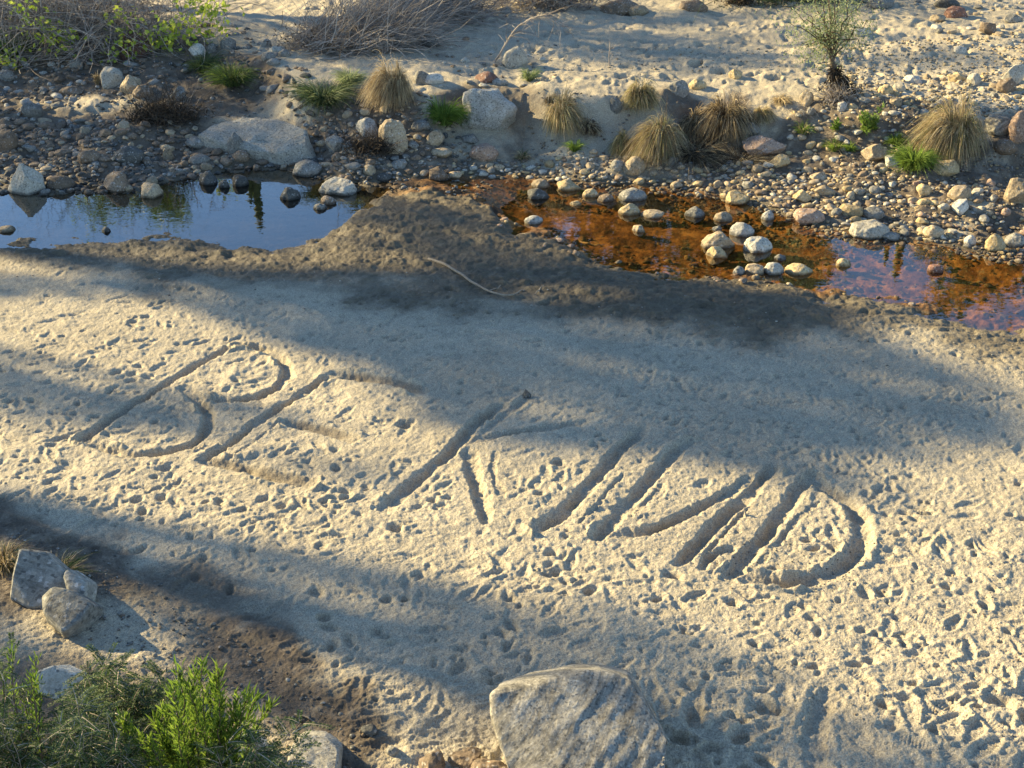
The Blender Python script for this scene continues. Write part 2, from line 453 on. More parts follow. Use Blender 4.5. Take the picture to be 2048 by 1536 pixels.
dn, df = yn - Y, Y - yf_
sand = sstep(0.0, 1.2, dn)                               # near side
fine_fade = sstep(60, 40, Y)
WETL = curve([(-700, 500), (0, 528), (250, 535), (350, 565), (560, 568), (760, 590), (900, 606), (1050, 622), (1200, 645), (1380, 662), (1430, 692),
              (1560, 702), (1650, 690), (1800, 690), (1900, 705), (2048, 730), (2500, 800)], 0)
yw = ev(WETL, X)
wob = fbm2(X, Y, 1.1, 4, 0.55, 3.0) * 0.45
wet = sstep(-0.95, 0.95, Y - yw + wob) * (dn > -0.4)
wet = wet * (1 - 0.30 * sstep(2.4, 5.0, X))
# broad undulation
Z += fbm2(X, Y, 0.35, 3, 0.5, 1.0) * 0.03 * sand
# rumpled wet margin
Z += (np.abs(fbm2(X, Y * 1.7, 2.6, 4, 0.6, 9.0)) * 0.026 - 0.007) * wet * sstep(0.05, 0.5, dn)
# churned sand everywhere on the near side
rid = 1 - np.abs(fbm2(X, Y, 2.2, 4, 0.55, 21.0))
churn = 0.5 + 0.5 * sstep(-0.2, 0.3, fbm2(X, Y, 0.5, 2, 0.5, 31.0))
Z += (rid - 0.7) * 0.020 * sand * churn * (1 - 0.4 * wet)
Z += fbm2(X, Y, 7.0, 4, 0.65, 5.0) * 0.0050 * sand * (1 + wet)
# shore bar between pool and amber water
for (bx, by), rx, ry, hh in (((900, 385), 0.9, 0.5, 0.05), ((800, 378), 0.5, 0.25, 0.045), ((960, 378), 0.5, 0.35, 0.05), ((1180, 365), 0.3, .2, .03)):
    q = at(bx, by, ZW)
    Z += hh * np.exp(-((X - q[0]) / rx) ** 2 - ((Y - q[1]) / ry) ** 2)
inw = (dn < 0.1) & (df < 0.1)
Z += np.where(inw, fbm2(X, Y, 3.0, 4, 0.6, 14.0) * 0.022, 0)
# ragged shoreline
Z += fbm2(X, Y * 1.6, 1.6, 5, 0.65, 41.0) * 0.045 * np.exp(-(dn / 0.7) ** 2)
dx_ = X * 0.80 + Y * 0.6; dy_ = -X * 0.6 + Y * 0.80
Z += (1 - np.abs(fbm2(dx_ * 0.55, dy_ * 2.4, 1.5, 4, 0.6, 43.0))) * 0.024 * wet * np.exp(-(dn / 1.2) ** 2) * sstep(-2.2, -1.2, X) * sstep(2.5, 1.2, X)
clod = np.maximum(fbm2(X, Y, 5.5, 3, 0.6, 45.0) - 0.25, 0)
Z += clod * 0.018 * wet * sstep(0.05, 0.4, dn)
# far bank
fb = sstep(0.0, 0.6, df)
plate = sstep(-0.2, 0.5, Y - yc)
Z += fbm2(X, Y, 0.9, 4, 0.55, 51.0) * 0.10 * fb * (1 - plate * 0.55) * fine_fade
Z += fbm2(X, Y, 5.0, 3, 0.6, 61.0) * 0.022 * fb * (1 - 0.5 * plate) * fine_fade
Z += fbm2(X, Y, 0.03, 3, 0.5, 71.0) * 3.0 * sstep(60, 200, Y)
Z += (rid - 0.7) * 0.03 * fb * plate * fine_fade
# the word scratched into the sand: each stroke a groove with berms
STROKES = [
    # B
    ([(158, 886), (210, 848), (262, 810), (310, 780), (360, 748), (420, 712), (455, 695)], 0.092, 0.075),
    ([(478, 688), (520, 692), (553, 706), (573, 728), (572, 750), (553, 772), (515, 790), (460, 797), (408, 794)], 0.110, 0.080),
    ([(372, 777), (404, 800), (420, 828), (412, 862), (385, 890), (330, 907), (265, 911), (205, 897), (180, 885)], 0.112, 0.080),
    # E
    ([(408, 922), (455, 893), (500, 855), (545, 822), (600, 788), (640, 762), (672, 750)], 0.092, 0.078),
    ([(672, 750), (730, 757), (790, 768), (845, 785)], 0.0951, 0.085),
    ([(580, 845), (635, 858), (705, 882)], 0.0951, 0.080),
    ([(408, 925), (470, 936), (540, 958), (620, 975)], 0.1001, 0.085),
    # K
    ([(772, 1022), (810, 990), (850, 955), (890, 920), (925, 880), (960, 845), (1000, 815)], 0.100, 0.088),
    ([(925, 892), (985, 880), (1050, 868), (1110, 860), (1168, 852)], 0.082, 0.055),
    ([(940, 907), (945, 940), (952, 975), (963, 1012), (972, 1050)], 0.100, 0.070),
    ([(960, 880), (1000, 840), (1060, 795)], 0.075, 0.028),
    ([(990, 905), (985, 950), (1003, 1000), (1010, 1020)], 0.06, 0.022),
    ([(1150, 1062), (1200, 1010), (1250, 950)], 0.04, 0.016),
    ([(1250, 1045), (1300, 1000), (1330, 965)], 0.04, 0.018),
    ([(1410, 1110), (1450, 1065), (1500, 1010)], 0.045, 0.022),
    ([(1520, 1130), (1560, 1080), (1600, 1030), (1640, 1000)], 0.05, 0.022),
    ([(840, 1000), (880, 960), (920, 925)], 0.035, 0.014),
    ([(440, 935), (500, 890), (560, 845)], 0.035, 0.012),
    # I
    ([(1080, 1066), (1120, 1035), (1160, 1000), (1200, 955), (1240, 905), (1285, 868)], 0.098, 0.085),
    # N
    ([(1190, 1082), (1225, 1045), (1270, 1000), (1310, 950), (1350, 908), (1378, 888)], 0.092, 0.080),
    ([(1230, 1074), (1290, 1068), (1350, 1040), (1410, 1010), (1470, 978), (1500, 955)], 0.088, 0.072),
    ([(1362, 1127), (1400, 1085), (1440, 1040), (1480, 1005), (1515, 965), (1545, 935)], 0.098, 0.080),
    # D
    ([(1462, 1153), (1500, 1105), (1540, 1060), (1570, 1015), (1600, 975), (1625, 955)], 0.098, 0.085),
    ([(1405, 1140), (1418, 1115), (1455, 1098)], 0.06, 0.055),
    ([(1628, 955), (1650, 975), (1690, 995), (1718, 1030), (1728, 1070), (1712, 1112), (1675, 1142), (1620, 1160), (1560, 1166), (1500, 1158)], 0.098, 0.075),
    # wide scrapes at the lower right
    ([(1630, 1560), (1622, 1490), (1640, 1430), (1655, 1395)], 0.10, 0.05),
    ([(1760, 1570), (1720, 1490), (1690, 1450)], 0.14, 0.03),
]
sub = (slice(i0, i1), slice(j0, j1))
Xs, Ys, Zs = X[sub], Y[sub], Z[sub]
LET = np.zeros_like(Zs)
warp = fbm2(Xs, Ys, 3.0, 3, 0.6, 81.0)
warp2 = fbm2(Xs, Ys, 9.0, 3, 0.6, 83.0)
warp3 = fbm2(Xs, Ys, 30.0, 2, 0.6, 85.0)
near_let = np.zeros_like(Zs)
DUG = np.zeros_like(Zs)
for pts, hw, dp in STROKES:
    w = atl(pts); mnx, mxx = w[:, 0].min() - .5, w[:, 0].max() + .5; mny, mxy = w[:, 1].min() - .5, w[:, 1].max() + .5
    r0, r1 = np.searchsorted(Ys[:, 0], [mny, mxy])
    cm = np.where((Xs[r1 - 1] > mnx) & (Xs[r0] < mxx) | (Xs[r0] > mnx) & (Xs[r1 - 1] < mxx))[0]
    c0, c1 = (cm.min(), cm.max() + 1) if len(cm) else (0, Xs.shape[1])
    S = (slice(r0, r1), slice(c0, c1))
    d, t, Lx, side = line_dist(Xs[S], Ys[S], w)
    bar = hw == 0.0951 or hw == 0.1001
    hw = hw * (1.10 if bar else 0.78 if pts[0][0] < 770 else 0.96 if pts[0][0] < 1629 or pts[0][1] < 1200 else 1.1)
    d = d + (warp[S] * 0.010 + warp2[S] * 0.015 + warp3[S] * 0.007) * (0.35 if bar else 1.0)
    d = np.maximum(d, 0)
    endf = sstep(-0.02, 0.12, t) * sstep(-0.02, 0.18, Lx - t) * 0.5 + 0.5
    q = d / hw
    g = -dp * 0.84 * (0.6 * np.exp(-(q / 0.62) ** 2.4) + 0.4 * (1 - sstep(0.3, 1.0, q))) * endf * (1 + 0.35 * warp[S])
    berm = dp * 0.33 * np.exp(-((q - 1.30) / 0.26) ** 2) * np.clip(0.7 + 1.1 * warp[S] + 0.5 * warp2[S], 0.1, 1.8) * (1.15 - 0.3 * (side > 0))
    g += berm * (q > 0.6)
    cur = LET[S]
    LET[S] = np.where(g < 0, np.minimum(cur, g), np.where(cur < -0.01, cur, np.maximum(cur, g)))
    near_let[S] = np.maximum(near_let[S], 1 - sstep(1.6, 2.4, q))
    DUG[S] = np.maximum(DUG[S], (1 - sstep(0.6, 1.05, q)) * endf * (1.7 if bar else 0.8))
# footprints, heel pits and scuffs
def stamp(cx, cy, a, b, th, depth, kind, Zt):
    Rr = max(a, b) * 1.9
    r0, r1 = np.searchsorted(Ys[:, 0], [cy - Rr, cy + Rr])
    if r1 - r0 < 3: return
    w_ = Wy[i0 + (r0 + r1) // 2]
    c0 = int(np.searchsorted(uf, (cx - Rr) / w_)); c1 = int(np.searchsorted(uf, (cx + Rr) / w_))
    if c1 - c0 < 3: return
    S = (slice(r0, r1), slice(c0, c1))
    dx, dy = Xs[S] - cx, Ys[S] - cy
    u = (dx * math.cos(th) + dy * math.sin(th)) / a; v = (-dx * math.sin(th) + dy * math.cos(th)) / b
    if kind == 0:                                           # shoe: narrow waist, deeper heel and toe
        v = v / (0.88 + 0.12 * np.cos(u * 3.4 + 0.5))
        r = np.hypot(u, v)
        g = -depth * (1 - sstep(0.5, 1.0, r)) * (0.85 + 0.25 * u) + depth * 0.25 * np.exp(-((r - 1.22) / 0.22) ** 2)
        g += 0.12 * depth * np.sin(u * a * 260) * (r < 0.85)
        keep = sstep(0.95, 1.3, r)
    elif kind == 1:
        r = np.hypot(u, v) + warp2[S] * 0.25
        g = -depth * (1 - sstep(0.2, 1.0, r)) + depth * 0.13 * np.exp(-((r - 1.25) / 0.3) ** 2)
        keep = sstep(0.7, 1.1, r)
    else:
        r = np.hypot(u, v) + warp2[S] * 0.3
        g = depth * (1 - sstep(0.1, 1.0, r))
        keep = 1.0
    Zt[S] = Zt[S] * keep + g * (1 - 0.75 * near_let[S])
foot = np.zeros_like(Zs)
def throw(n, poly, kinds, scale=1.0, dscale=1.0, far=False):
    poly = np.array(poly, float); k = 0
    lo, hi = poly.min(0), poly.max(0)
    while k < n:
        px, py = rng.uniform(lo[0], hi[0]), rng.uniform(lo[1], hi[1])
        if not in_poly(np.array(px), np.array(py), poly): continue
        k += 1
        if not far and float(noise2(np.array(px / 150.), np.array(py / 90.))) < rng.uniform(-1.1, .5): continue
        q = on_ground(px, py) if far else at(px, py)
        kd = rng.choice(len(kinds), p=kinds)
        th = rng.normal(0.15, 0.9) if rng.random() < 0.7 else rng.uniform(0, 3.14)
        if kd == 0: stamp(q[0], q[1], 0.145 * scale, 0.052 * scale, th, rng.uniform(0.008, 0.019) * dscale, 0, foot)
        elif kd == 1:
            a = (0.020 + 0.050 * rng.random() ** 1.8) * scale
            stamp(q[0], q[1], a * rng.uniform(1, 1.9), a, th, a * rng.uniform(0.35, 0.85) * dscale, 1, foot)
        else:
            a = rng.uniform(0.03, 0.09) * scale
            stamp(q[0], q[1], a * rng.uniform(1, 2.5), a, th, rng.uniform(0.003, 0.011) * dscale, 2, foot)
NEARSAND = [(-400, 560), (0, 560), (330, 600), (700, 790), (900, 900), (1250, 930), (1700, 1000), (2048, 800), (2400, 830), (2500, 1700), (1200, 1700), (700, 1400), (300, 1150), (-100, 1030), (-400, 1000)]
throw(1700, NEARSAND, [0.38, 0.42, 0.20])
throw(650, [(-300, 560), (330, 590), (520, 680), (800, 980), (500, 1100), (-200, 1000)], [0.3, 0.5, 0.2], 0.95)
throw(420, [(1650, 980), (2300, 900), (2400, 1560), (1350, 1560), (1380, 1180), (1750, 1150)], [0.15, 0.6, 0.25], 0.85, 1.1)
throw(900, NEARSAND, [0.45, 0.55, 0.0], 1.05, 1.2)
throw(2400, [(330, 570), (900, 600), (1400, 660), (2048, 790), (1750, 1000), (1250, 920), (700, 780)], [0.25, 0.6, 0.15], 0.85, 0.8)
throw(420, [(0, 490), (1400, 560), (2048, 660), (2300, 780), (1400, 660), (0, 560)], [0.2, 0.5, 0.3], 0.9, 0.8)
throw(150, [(1350, 1380), (2200, 1380), (2200, 1600), (1350, 1600)], [0.4, 0.5, 0.1], 1.35, 1.5)
throw(200, [(700, 1380), (980, 1400), (1000, 1560), (700, 1560)], [0.7, 0.2, 0.1], 1.1, 1.0)
throw(650, [(850, 20), (1600, 20), (2100, 10), (2200, 190), (1500, 165), (1050, 165), (850, 120)], [0.0, 0.85, 0.15], 1.9, 1.15, True)
throw(160, [(550, -60), (2200, -60), (2200, 30), (550, 30)], [0.0, 0.8, 0.2], 2.0, 1.6, True)
# thin bicycle-like trail and the drag mark
d, t, Lx, side = line_dist(Xs, Ys, atl([(560, 690), (800, 740), (1080, 790), (1300, 840), (1520, 900)]))
foot += -0.010 * np.exp(-(d / 0.022) ** 2) * (0.6 + 0.4 * warp2)
Zs += LET + foot + (1 - near_let) * 0
fl = (near_let > 0.5) & (LET < 0)
Z[sub] = Zs
# grit relief at the scale of a few centimetres
gsub = fbm2(Xs, Ys, 22.0, 3, 0.65, 91.0)
Z[sub] += gsub * 0.0048 * sstep(24, 12, Ys) * (1 - 0.0 * near_let)

# masks for the surface
soil = np.zeros_like(Z)
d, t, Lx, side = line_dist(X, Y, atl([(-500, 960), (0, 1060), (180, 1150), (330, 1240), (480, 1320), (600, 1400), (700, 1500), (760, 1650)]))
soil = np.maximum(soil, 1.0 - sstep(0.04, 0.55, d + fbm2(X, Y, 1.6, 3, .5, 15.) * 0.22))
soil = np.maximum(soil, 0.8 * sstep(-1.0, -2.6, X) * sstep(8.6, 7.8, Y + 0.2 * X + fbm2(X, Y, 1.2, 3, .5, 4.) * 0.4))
for (a, b), rr in (((205, 1270), .35), ((60, 1310), .3), ((300, 1300), .4)):      # sunlit patches painted pale into the colour of the dark earth
    q = at(a, b); soil *= 1 - 0.85 * np.exp(-((X - q[0]) ** 2 + (Y - q[1]) ** 2) / rr ** 2)
slope_dark = fb * (1 - plate)
soil = np.maximum(soil, slope_dark * sstep(-0.5, 0.35, fbm2(X, Y, 0.8, 4, .55, 25.) + 0.25))
soil = np.maximum(soil, np.exp(-(df / 0.55) ** 2) * (df > -0.05) * 0.95)
soil = np.maximum(soil, 0.85 * slope_dark * sstep(-1.0, -2.2, X))
for (a, b), rx, ry in (((180, 212), .9, .35), ((530, 255), .8, .7), ((600, 180), .4, .6), ((1180, 240), 1.3, 1.4)):   # pale sand patches among the cobbles
    q = on_ground(a, b); soil *= 1 - 0.92 * np.exp(-((X - q[0]) / rx) ** 2 - ((Y - q[1]) / ry) ** 2)
soil[sub] = np.maximum(soil[sub], DUG * 0.30)
inside = np.minimum(-dn, -df)
rust = sstep(-0.12, 0.10, inside) * sstep(-2.6, -0.9, X)
wetb = np.maximum(wet, sstep(-0.25, 0.0, inside))
wetb = np.maximum(wetb, np.exp(-(np.maximum(df, 0) / 0.3) ** 2) * (df > -1))
for (a, b), rr in (((300, 640), .2),):
    pass
idx = np.arange(nR * nC, dtype=np.int32).reshape(nR, nC)
quad = np.stack([idx[:-1, :-1], idx[:-1, 1:], idx[1:, 1:], idx[1:, :-1]], axis=-1).reshape(-1, 4)
M_GROUND = ground_material()
gme = mesh_np('ground', np.stack([X, Y, Z], axis=-1).reshape(-1, 3), quad.ravel(), np.full(len(quad), 4), M_GROUND, True)
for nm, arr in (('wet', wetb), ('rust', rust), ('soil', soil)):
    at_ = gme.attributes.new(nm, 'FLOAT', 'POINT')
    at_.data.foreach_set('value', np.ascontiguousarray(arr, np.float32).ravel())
ground = tag(add_mesh('ground', gme), 'pale trampled river sand with damp margins along the stream', 'ground', kind='structure')
def ground_z(x, y):
    r = np.clip(np.interp(y, YR, np.arange(nR)), 0, nR - 1.001)
    w_ = np.interp(r, np.arange(nR), Wy)
    c = np.clip(np.interp(np.asarray(x) / w_, U, np.arange(nC)), 0, nC - 1.001)
    ri, ci = np.floor(r).astype(int), np.floor(c).astype(int); fr, fc = r - ri, c - ci
    return (Z[ri, ci] * (1 - fr) * (1 - fc) + Z[ri + 1, ci] * fr * (1 - fc) + Z[ri, ci + 1] * (1 - fr) * fc + Z[ri + 1, ci + 1] * fr * fc)
def spot(px, py):
    return on_ground(px, py, ground_z)
# ------------------------------------------------------------------ water
wx = np.concatenate([np.linspace(-60, -9, 12), np.linspace(-8.7, 10.7, 90), np.linspace(11, 60, 12)])
wv = np.linspace(0, 1, 14)
A = ev(NEAR, wx) - 0.45; Bv = sm_far(wx) + 0.45
WX = np.repeat(wx[None], 14, 0); WY = A[None] + (Bv - A)[None] * wv[:, None]
wi = np.arange(WX.size).reshape(WX.shape)
wq = np.stack([wi[:-1, :-1], wi[:-1, 1:], wi[1:, 1:], wi[1:, :-1]], axis=-1).reshape(-1, 4)
wme = mesh_np('water', np.stack([WX, WY, np.full_like(WX, ZW)], -1).reshape(-1, 3), wq.ravel(), np.full(len(wq), 4), water_material(), True)
tag(add_mesh('water', wme), 'still shallow stream, blue where it mirrors the sky and amber to the right', 'water', kind='structure')

# ------------------------------------------------------------------ rocks
def ico(sub):
    bm = bmesh.new(); bmesh.ops.create_icosphere(bm, subdivisions=sub, radius=1.0)
    V = np.array([v.co[:] for v in bm.verts]); Fc = np.array([[v.index for v in f.verts] for f in bm.faces]); bm.free()
    return V, Fc
ICO = {s: ico(s) for s in (2, 3, 4, 5)}
def rock_verts(seed, sub, angular, rough=0.06):
    r = np.random.default_rng(seed)
    V = ICO[sub][0].copy()
    n = 16 if angular > 0.5 else 11
    lo = 0.60 if angular > 0.5 else 0.72
    for k in range(n):
        nv = r.normal(size=3); nv /= np.linalg.norm(nv)
        d = r.uniform(lo, lo + 0.22)
        V -= nv * (np.maximum(V @ nv - d, 0) * (0.93 if angular > 0.5 else 0.7))[:, None]
    V *= 1 + (fbm3(V, 1.3, 2, 0.5, seed * 1.37) * 0.10)[:, None]
    V *= 1 + (fbm3(V, 4.0, 3, 0.6, seed * 2.1) * rough)[:, None]
    return V / np.abs(V).max(axis=0)
def rock_mesh(name, seed, dims, angular, mat, sub=4, rough=0.05):
    V = rock_verts(seed, sub, angular, rough) * np.array(dims) * 0.5
    Fc = ICO[sub][1]
    me = mesh_np(name, V, Fc.ravel(), np.full(len(Fc), 3), mat, True)
    if angular > 0.5: me.set_sharp_from_angle(angle=R(38))
    return me
placed = []                                      # (x, y, radius)
def place_rock(px, py, w, h, ang, col, label, seed, cat='rock', name='rock', group=None, tilt=0.12):
    base = on_ground(px, py + h * 0.30, lambda a, b: np.maximum(ground_z(a, b), ZW))
    sunk = float(ground_z(base[0], base[1])) < ZW - 0.02
    s = px_scale(base); dep = math.atan2(CH - base[2], base[1])
    W = w / s
    # picture height of an ellipsoid = vertical size * cos + depth size * sin
    D = W * 0.8
    Ht = max((h / s - D * math.sin(dep) * 0.75) / math.cos(dep), 0.30 * W)
    Ht = min(Ht, 1.25 * W)
    sub = 5 if w > 60 else 4
    me = rock_mesh(name, seed, (W * 1.06, D * 1.05, Ht * (1.9 if sunk else 1.5)), ang, ROCK[col], sub)
    o = add_mesh(name, me, loc=(base[0], base[1] + 0.12 * D, base[2] + Ht * (0.0 if sunk else 0.20)))
    o.rotation_euler = (random.uniform(-tilt, tilt), random.uniform(-tilt, tilt), random.uniform(-0.3, 0.3))
    tag(o, label, cat, group)
    placed.append((base[0], base[1] + 0.12 * D, W * 0.5))
    return o
HAND = [
 (55, 358, 84, 84, 1, 'pale', 'large pale pointed boulder at the left end of the blue pool'),
 (118, 364, 60, 38, 0, 'brown', 'brown rounded stone just right of the pale pool-end boulder'),
 (235, 365, 58, 46, 1, 'brown', 'brown peaked rock at the pool edge above the tree reflection'),
 (256, 377, 20, 16, 0, 'tan', 'small stone against the right foot of the peaked brown rock'),
 (303, 379, 50, 42, 1, 'tan', 'tilted tan wedge rock standing in the blue pool edge'),
 (257, 309, 62, 40, 0, 'dark', 'dark smooth oval boulder on the left cobble bank'),
 (180, 311, 46, 28, 0, 'brown', 'brown oval cobble left of the dark smooth boulder'),
 (14, 284, 46, 48, 0, 'brown', 'brown round boulder cut by the left edge of the photo'),
 (417, 358, 36, 30, 0, 'dark', 'dark stone at the head of the pool, left of the dark pair'),
 (449, 368, 24, 20, 0, 'dark', 'smaller left stone of the dark pair in the pool'),
 (481, 362, 34, 27, 0, 'dark', 'larger right stone of the dark pair in the pool'),
 (580, 388, 40, 30, 0, 'dark', 'lone dark stone in the blue pool right of the cactus reflection'),
 (615, 336, 58, 38, 0, 'grey', 'grey rounded boulder at the right corner of the pool'),
 (678, 369, 84, 46, 1, 'pale', 'pale wedge boulder at the right end of the blue pool'),
 (655, 399, 34, 24, 0, 'brown', 'small brown stone below the pale wedge boulder'),
 (640, 413, 26, 16, 0, 'grey', 'small grey stone half sunk at the pool right end'),
 (473, 288, 34, 46, 1, 'grey', 'upright grey rock, left one of the touching pair above the pool'),
 (505, 290, 38, 40, 1, 'bluegrey', 'blue-grey angular rock, right one of the touching pair above the pool'),
 (482, 311, 34, 24, 0, 'brown', 'brown stone under the touching upright pair'),
 (397, 283, 54, 22, 0, 'grey', 'long flat grey cobble left of the upright pair'),
 (398, 318, 44, 24, 0, 'grey', 'oval grey cobble low on the bank below the long flat one'),
 (335, 309, 24, 28, 1, 'tan', 'small blocky tan rock right of the dark smooth boulder'),
 (222, 160, 52, 48, 1, 'pale', 'bright pale boulder on the left bank above the sand patch'),
 (262, 172, 44, 40, 1, 'tan', 'tan rock touching the right side of the bright pale boulder'),
 (286, 184, 40, 30, 0, 'brown', 'brown rounded rock in front of the tan one on the left bank'),
 (142, 182, 48, 24, 0, 'brown', 'brown oval stone left of the sunny sand patch'),
 (62, 218, 44, 30, 0, 'grey', 'grey rounded rock at the far left of the sunny sand patch'),
 (358, 188, 36, 30, 1, 'grey', 'grey pointed rock right of the pale boulder group'),
 (447, 44, 32, 24, 1, 'white', 'whitish rock below the leafy twigs on the upper bank'),
 (456, 88, 32, 26, 0, 'grey', 'grey stone below the whitish rock on the upper bank'),
 (398, 102, 40, 28, 1, 'white', 'white angular rock amid dark grass on the upper left bank'),
 (424, 96, 22, 20, 0, 'grey', 'grey stone right of the white angular rock'),
 (272, 95, 66, 62, 0, 'red', 'dark red-brown boulder behind the hanging leafy twigs'),
 (152, 128, 30, 24, 0, 'grey', 'grey cobble above the brown oval stone on the left bank'),
 (12, 150, 32, 22, 0, 'grey', 'grey stone at the left edge level with the pale boulder'),
 (532, 88, 24, 20, 0, 'grey', 'grey cobble, upper left of the little pile beside the brush'),
 (555, 98, 34, 15, 0, 'pale', 'pale flat cobble at the top of the little pile beside the brush'),
 (569, 108, 24, 18, 0, 'grey', 'grey cobble, right one of the little pile beside the brush'),
 (537, 113, 28, 18, 0, 'grey', 'grey cobble, left one of the little pile beside the brush'),
 (547, 123, 28, 15, 0, 'bluegrey', 'blue-grey cobble, lowest of the little pile beside the brush'),
 (673, 286, 44, 42, 1, 'grey', 'grey blocky rock left of the tall tan boulder'),
 (675, 313, 26, 18, 0, 'brown', 'small brown stone under the grey blocky rock'),
 (697, 293, 26, 20, 0, 'grey', 'small grey stone between blocky rock and tall tan boulder'),
 (785, 273, 62, 76, 0, 'tan', 'tall rounded tan boulder below the big blue-grey boulder'),
 (735, 256, 44, 40, 0, 'bluegrey', 'blue-grey stone just left of the tall tan boulder'),
 (975, 217, 120, 112, 1, 'bluegrey', 'huge blue-grey boulder, the largest on the far bank'),
 (967, 303, 58, 40, 0, 'pink', 'pinkish boulder below the huge blue-grey one'),
 (868, 276, 40, 32, 1, 'tan', 'mossy blocky stone below the bright green grass'),
 (941, 276, 38, 26, 1, 'grey', 'grey angular stone between green grass and pinkish boulder'),
 (882, 305, 48, 18, 0, 'tan', 'long flat tan stone under the mossy blocky stone'),
 (842, 250, 38, 22, 0, 'grey', 'grey stone half under the left of the green grass'),
 (878, 349, 48, 34, 1, 'brown', 'brown-grey rock at the top edge of the amber water'),
 (910, 349, 28, 18, 0, 'tan', 'small tan stone right of the brown-grey rock at the amber edge'),
 (800, 326, 38, 22, 1, 'grey', 'grey angular stone below the tall tan boulder'),
 (738, 340, 26, 22, 1, 'tan', 'small tan upright stone at the pool right shore'),
 (769, 354, 30, 18, 0, 'dark', 'dark flat stone where pool and amber water meet'),
 (1030, 118, 50, 46, 0, 'pale', 'pale round boulder beneath the arching bare branch'),
 (868, 158, 38, 24, 0, 'white', 'white oval stone right of the left golden grass tuft'),
 (843, 158, 32, 32, 0, 'grey', 'grey rock tucked behind the white oval stone'),
 (972, 156, 46, 26, 0, 'red', 'red-brown stone on top of the bank behind the huge boulder'),
 (1000, 163, 34, 18, 0, 'grey', 'grey stone beside the red-brown one behind the huge boulder'),
 (860, 86, 38, 18, 0, 'dark', 'dark flat stone on the upper sand near the brush'),
 (1010, 22, 24, 18, 0, 'grey', 'grey stone by the top edge left of the hanging roots'),
 (1240, 14, 78, 36, 0, 'brown', 'large brown boulder at the top edge of the photo'),
 (1275, 22, 44, 26, 0, 'tan', 'tan boulder leaning on the right of the top-edge brown boulder'),
 (1385, 12, 58, 30, 1, 'brown', 'brown block at the top edge right of the boulder pair'),
 (1075, 386, 46, 28, 0, 'dark', 'dark rounded boulder at the left of the amber water'),
 (1082, 366, 42, 22, 0, 'tan', 'tan flat stone behind the dark rounded amber boulder'),
 (1137, 371, 48, 26, 1, 'yellow', 'bright yellowish block in the upper amber water'),
 (1067, 439, 36, 20, 0, 'bluegrey', 'lone pale grey oval stone in the amber water'),
 (1181, 386, 34, 20, 0, 'yellow', 'yellowish rounded stone right of the bright block'),
 (1153, 405, 26, 14, 1, 'yellow', 'small flat yellow stone below the bright block'),
 (1212, 395, 34, 18, 0, 'brown', 'brown flat cobble left of the big dark grey stone'),
 (1265, 386, 62, 34, 0, 'grey', 'big dark grey stone in the upper amber water'),
 (1258, 419, 46, 30, 1, 'yellow', 'rough yellowish rock below the big dark grey stone'),
 (1305, 428, 46, 14, 0, 'tan', 'thin flat tan slab in the amber water'),
 (1278, 456, 28, 20, 1, 'tan', 'small knobbly tan rock alone in mid amber water'),
 (1270, 331, 48, 42, 0, 'tan', 'tan rounded boulder just above the cobble shore'),
 (1234, 330, 30, 24, 0, 'grey', 'grey cobble left of the tan rounded shore boulder'),
 (1475, 396, 50, 36, 1, 'yellow', 'yellowish rock on the shore above the rock island'),
 (1390, 423, 40, 28, 0, 'grey', 'grey-brown stone in the water left of the shore rocks'),
 (1447, 433, 38, 22, 1, 'tan', 'tan stone in the amber water above the rock island'),
 (1535, 431, 26, 24, 0, 'bluegrey', 'small round blue-grey stone at the shore above the island'),
 (1436, 480, 66, 42, 0, 'tan', 'broad tan rock, leftmost of the rock island'),
 (1485, 458, 50, 34, 0, 'bluegrey', 'blue-grey domed rock, topmost of the rock island'),
 (1437, 504, 42, 30, 1, 'yellow', 'split yellow rock at the lower left of the rock island'),
 (1515, 489, 62, 40, 0, 'pale', 'pale smooth rock, rightmost of the rock island'),
 (1478, 541, 24, 20, 0, 'grey', 'leftmost grey stone of the low row below the island'),
 (1510, 538, 38, 28, 0, 'tan', 'middle tan stone of the low row below the island'),
 (1546, 537, 42, 30, 0, 'pale', 'pale right stone of the low row below the island'),
 (1598, 537, 54, 26, 0, 'yellow', 'yellow half-sunk stone right of the low row'),
 (1562, 514, 26, 16, 1, 'grey', 'small grey slab between island and yellow half-sunk stone'),
 (1688, 525, 30, 20, 0, 'yellow', 'small yellow stone alone in the right amber water'),
 (1740, 456, 76, 48, 0, 'pale', 'big pale boulder on the shore by the purple water'),
 (1782, 472, 40, 22, 0, 'grey', 'grey stone touching the right of the big pale shore boulder'),
 (1748, 424, 44, 26, 0, 'grey', 'grey stone behind the big pale shore boulder'),
 (1620, 430, 66, 36, 0, 'pink', 'flat pinkish slab at the shore right of the island'),
 (1698, 420, 52, 30, 1, 'yellow', 'yellowish block right of the pinkish slab'),
 (1604, 391, 38, 26, 1, 'yellow', 'yellowish rock above the pinkish slab'),
 (1650, 379, 44, 22, 1, 'tan', 'long tan rock above the yellowish block'),
 (1893, 335, 58, 42, 1, 'yellow', 'orange-tan boulder beside the bright green grass at right'),
 (1792, 321, 46, 34, 1, 'bluegrey', 'pale speckled rock left of the bright green grass at right'),
 (1752, 302, 54, 36, 1, 'tan', 'tan tilted slab above the pale speckled rock'),
 (1921, 412, 36, 32, 1, 'white', 'white rock standing on the right cobble shore'),
 (1850, 380, 34, 30, 1, 'yellow', 'upright yellowish stone on the right cobble shore'),
 (1868, 462, 40, 30, 0, 'tan', 'tan rounded stone at the shore left of the leaning yellow one'),
 (1990, 488, 40, 44, 0, 'yellow', 'tall leaning yellow stone at the right shore'),
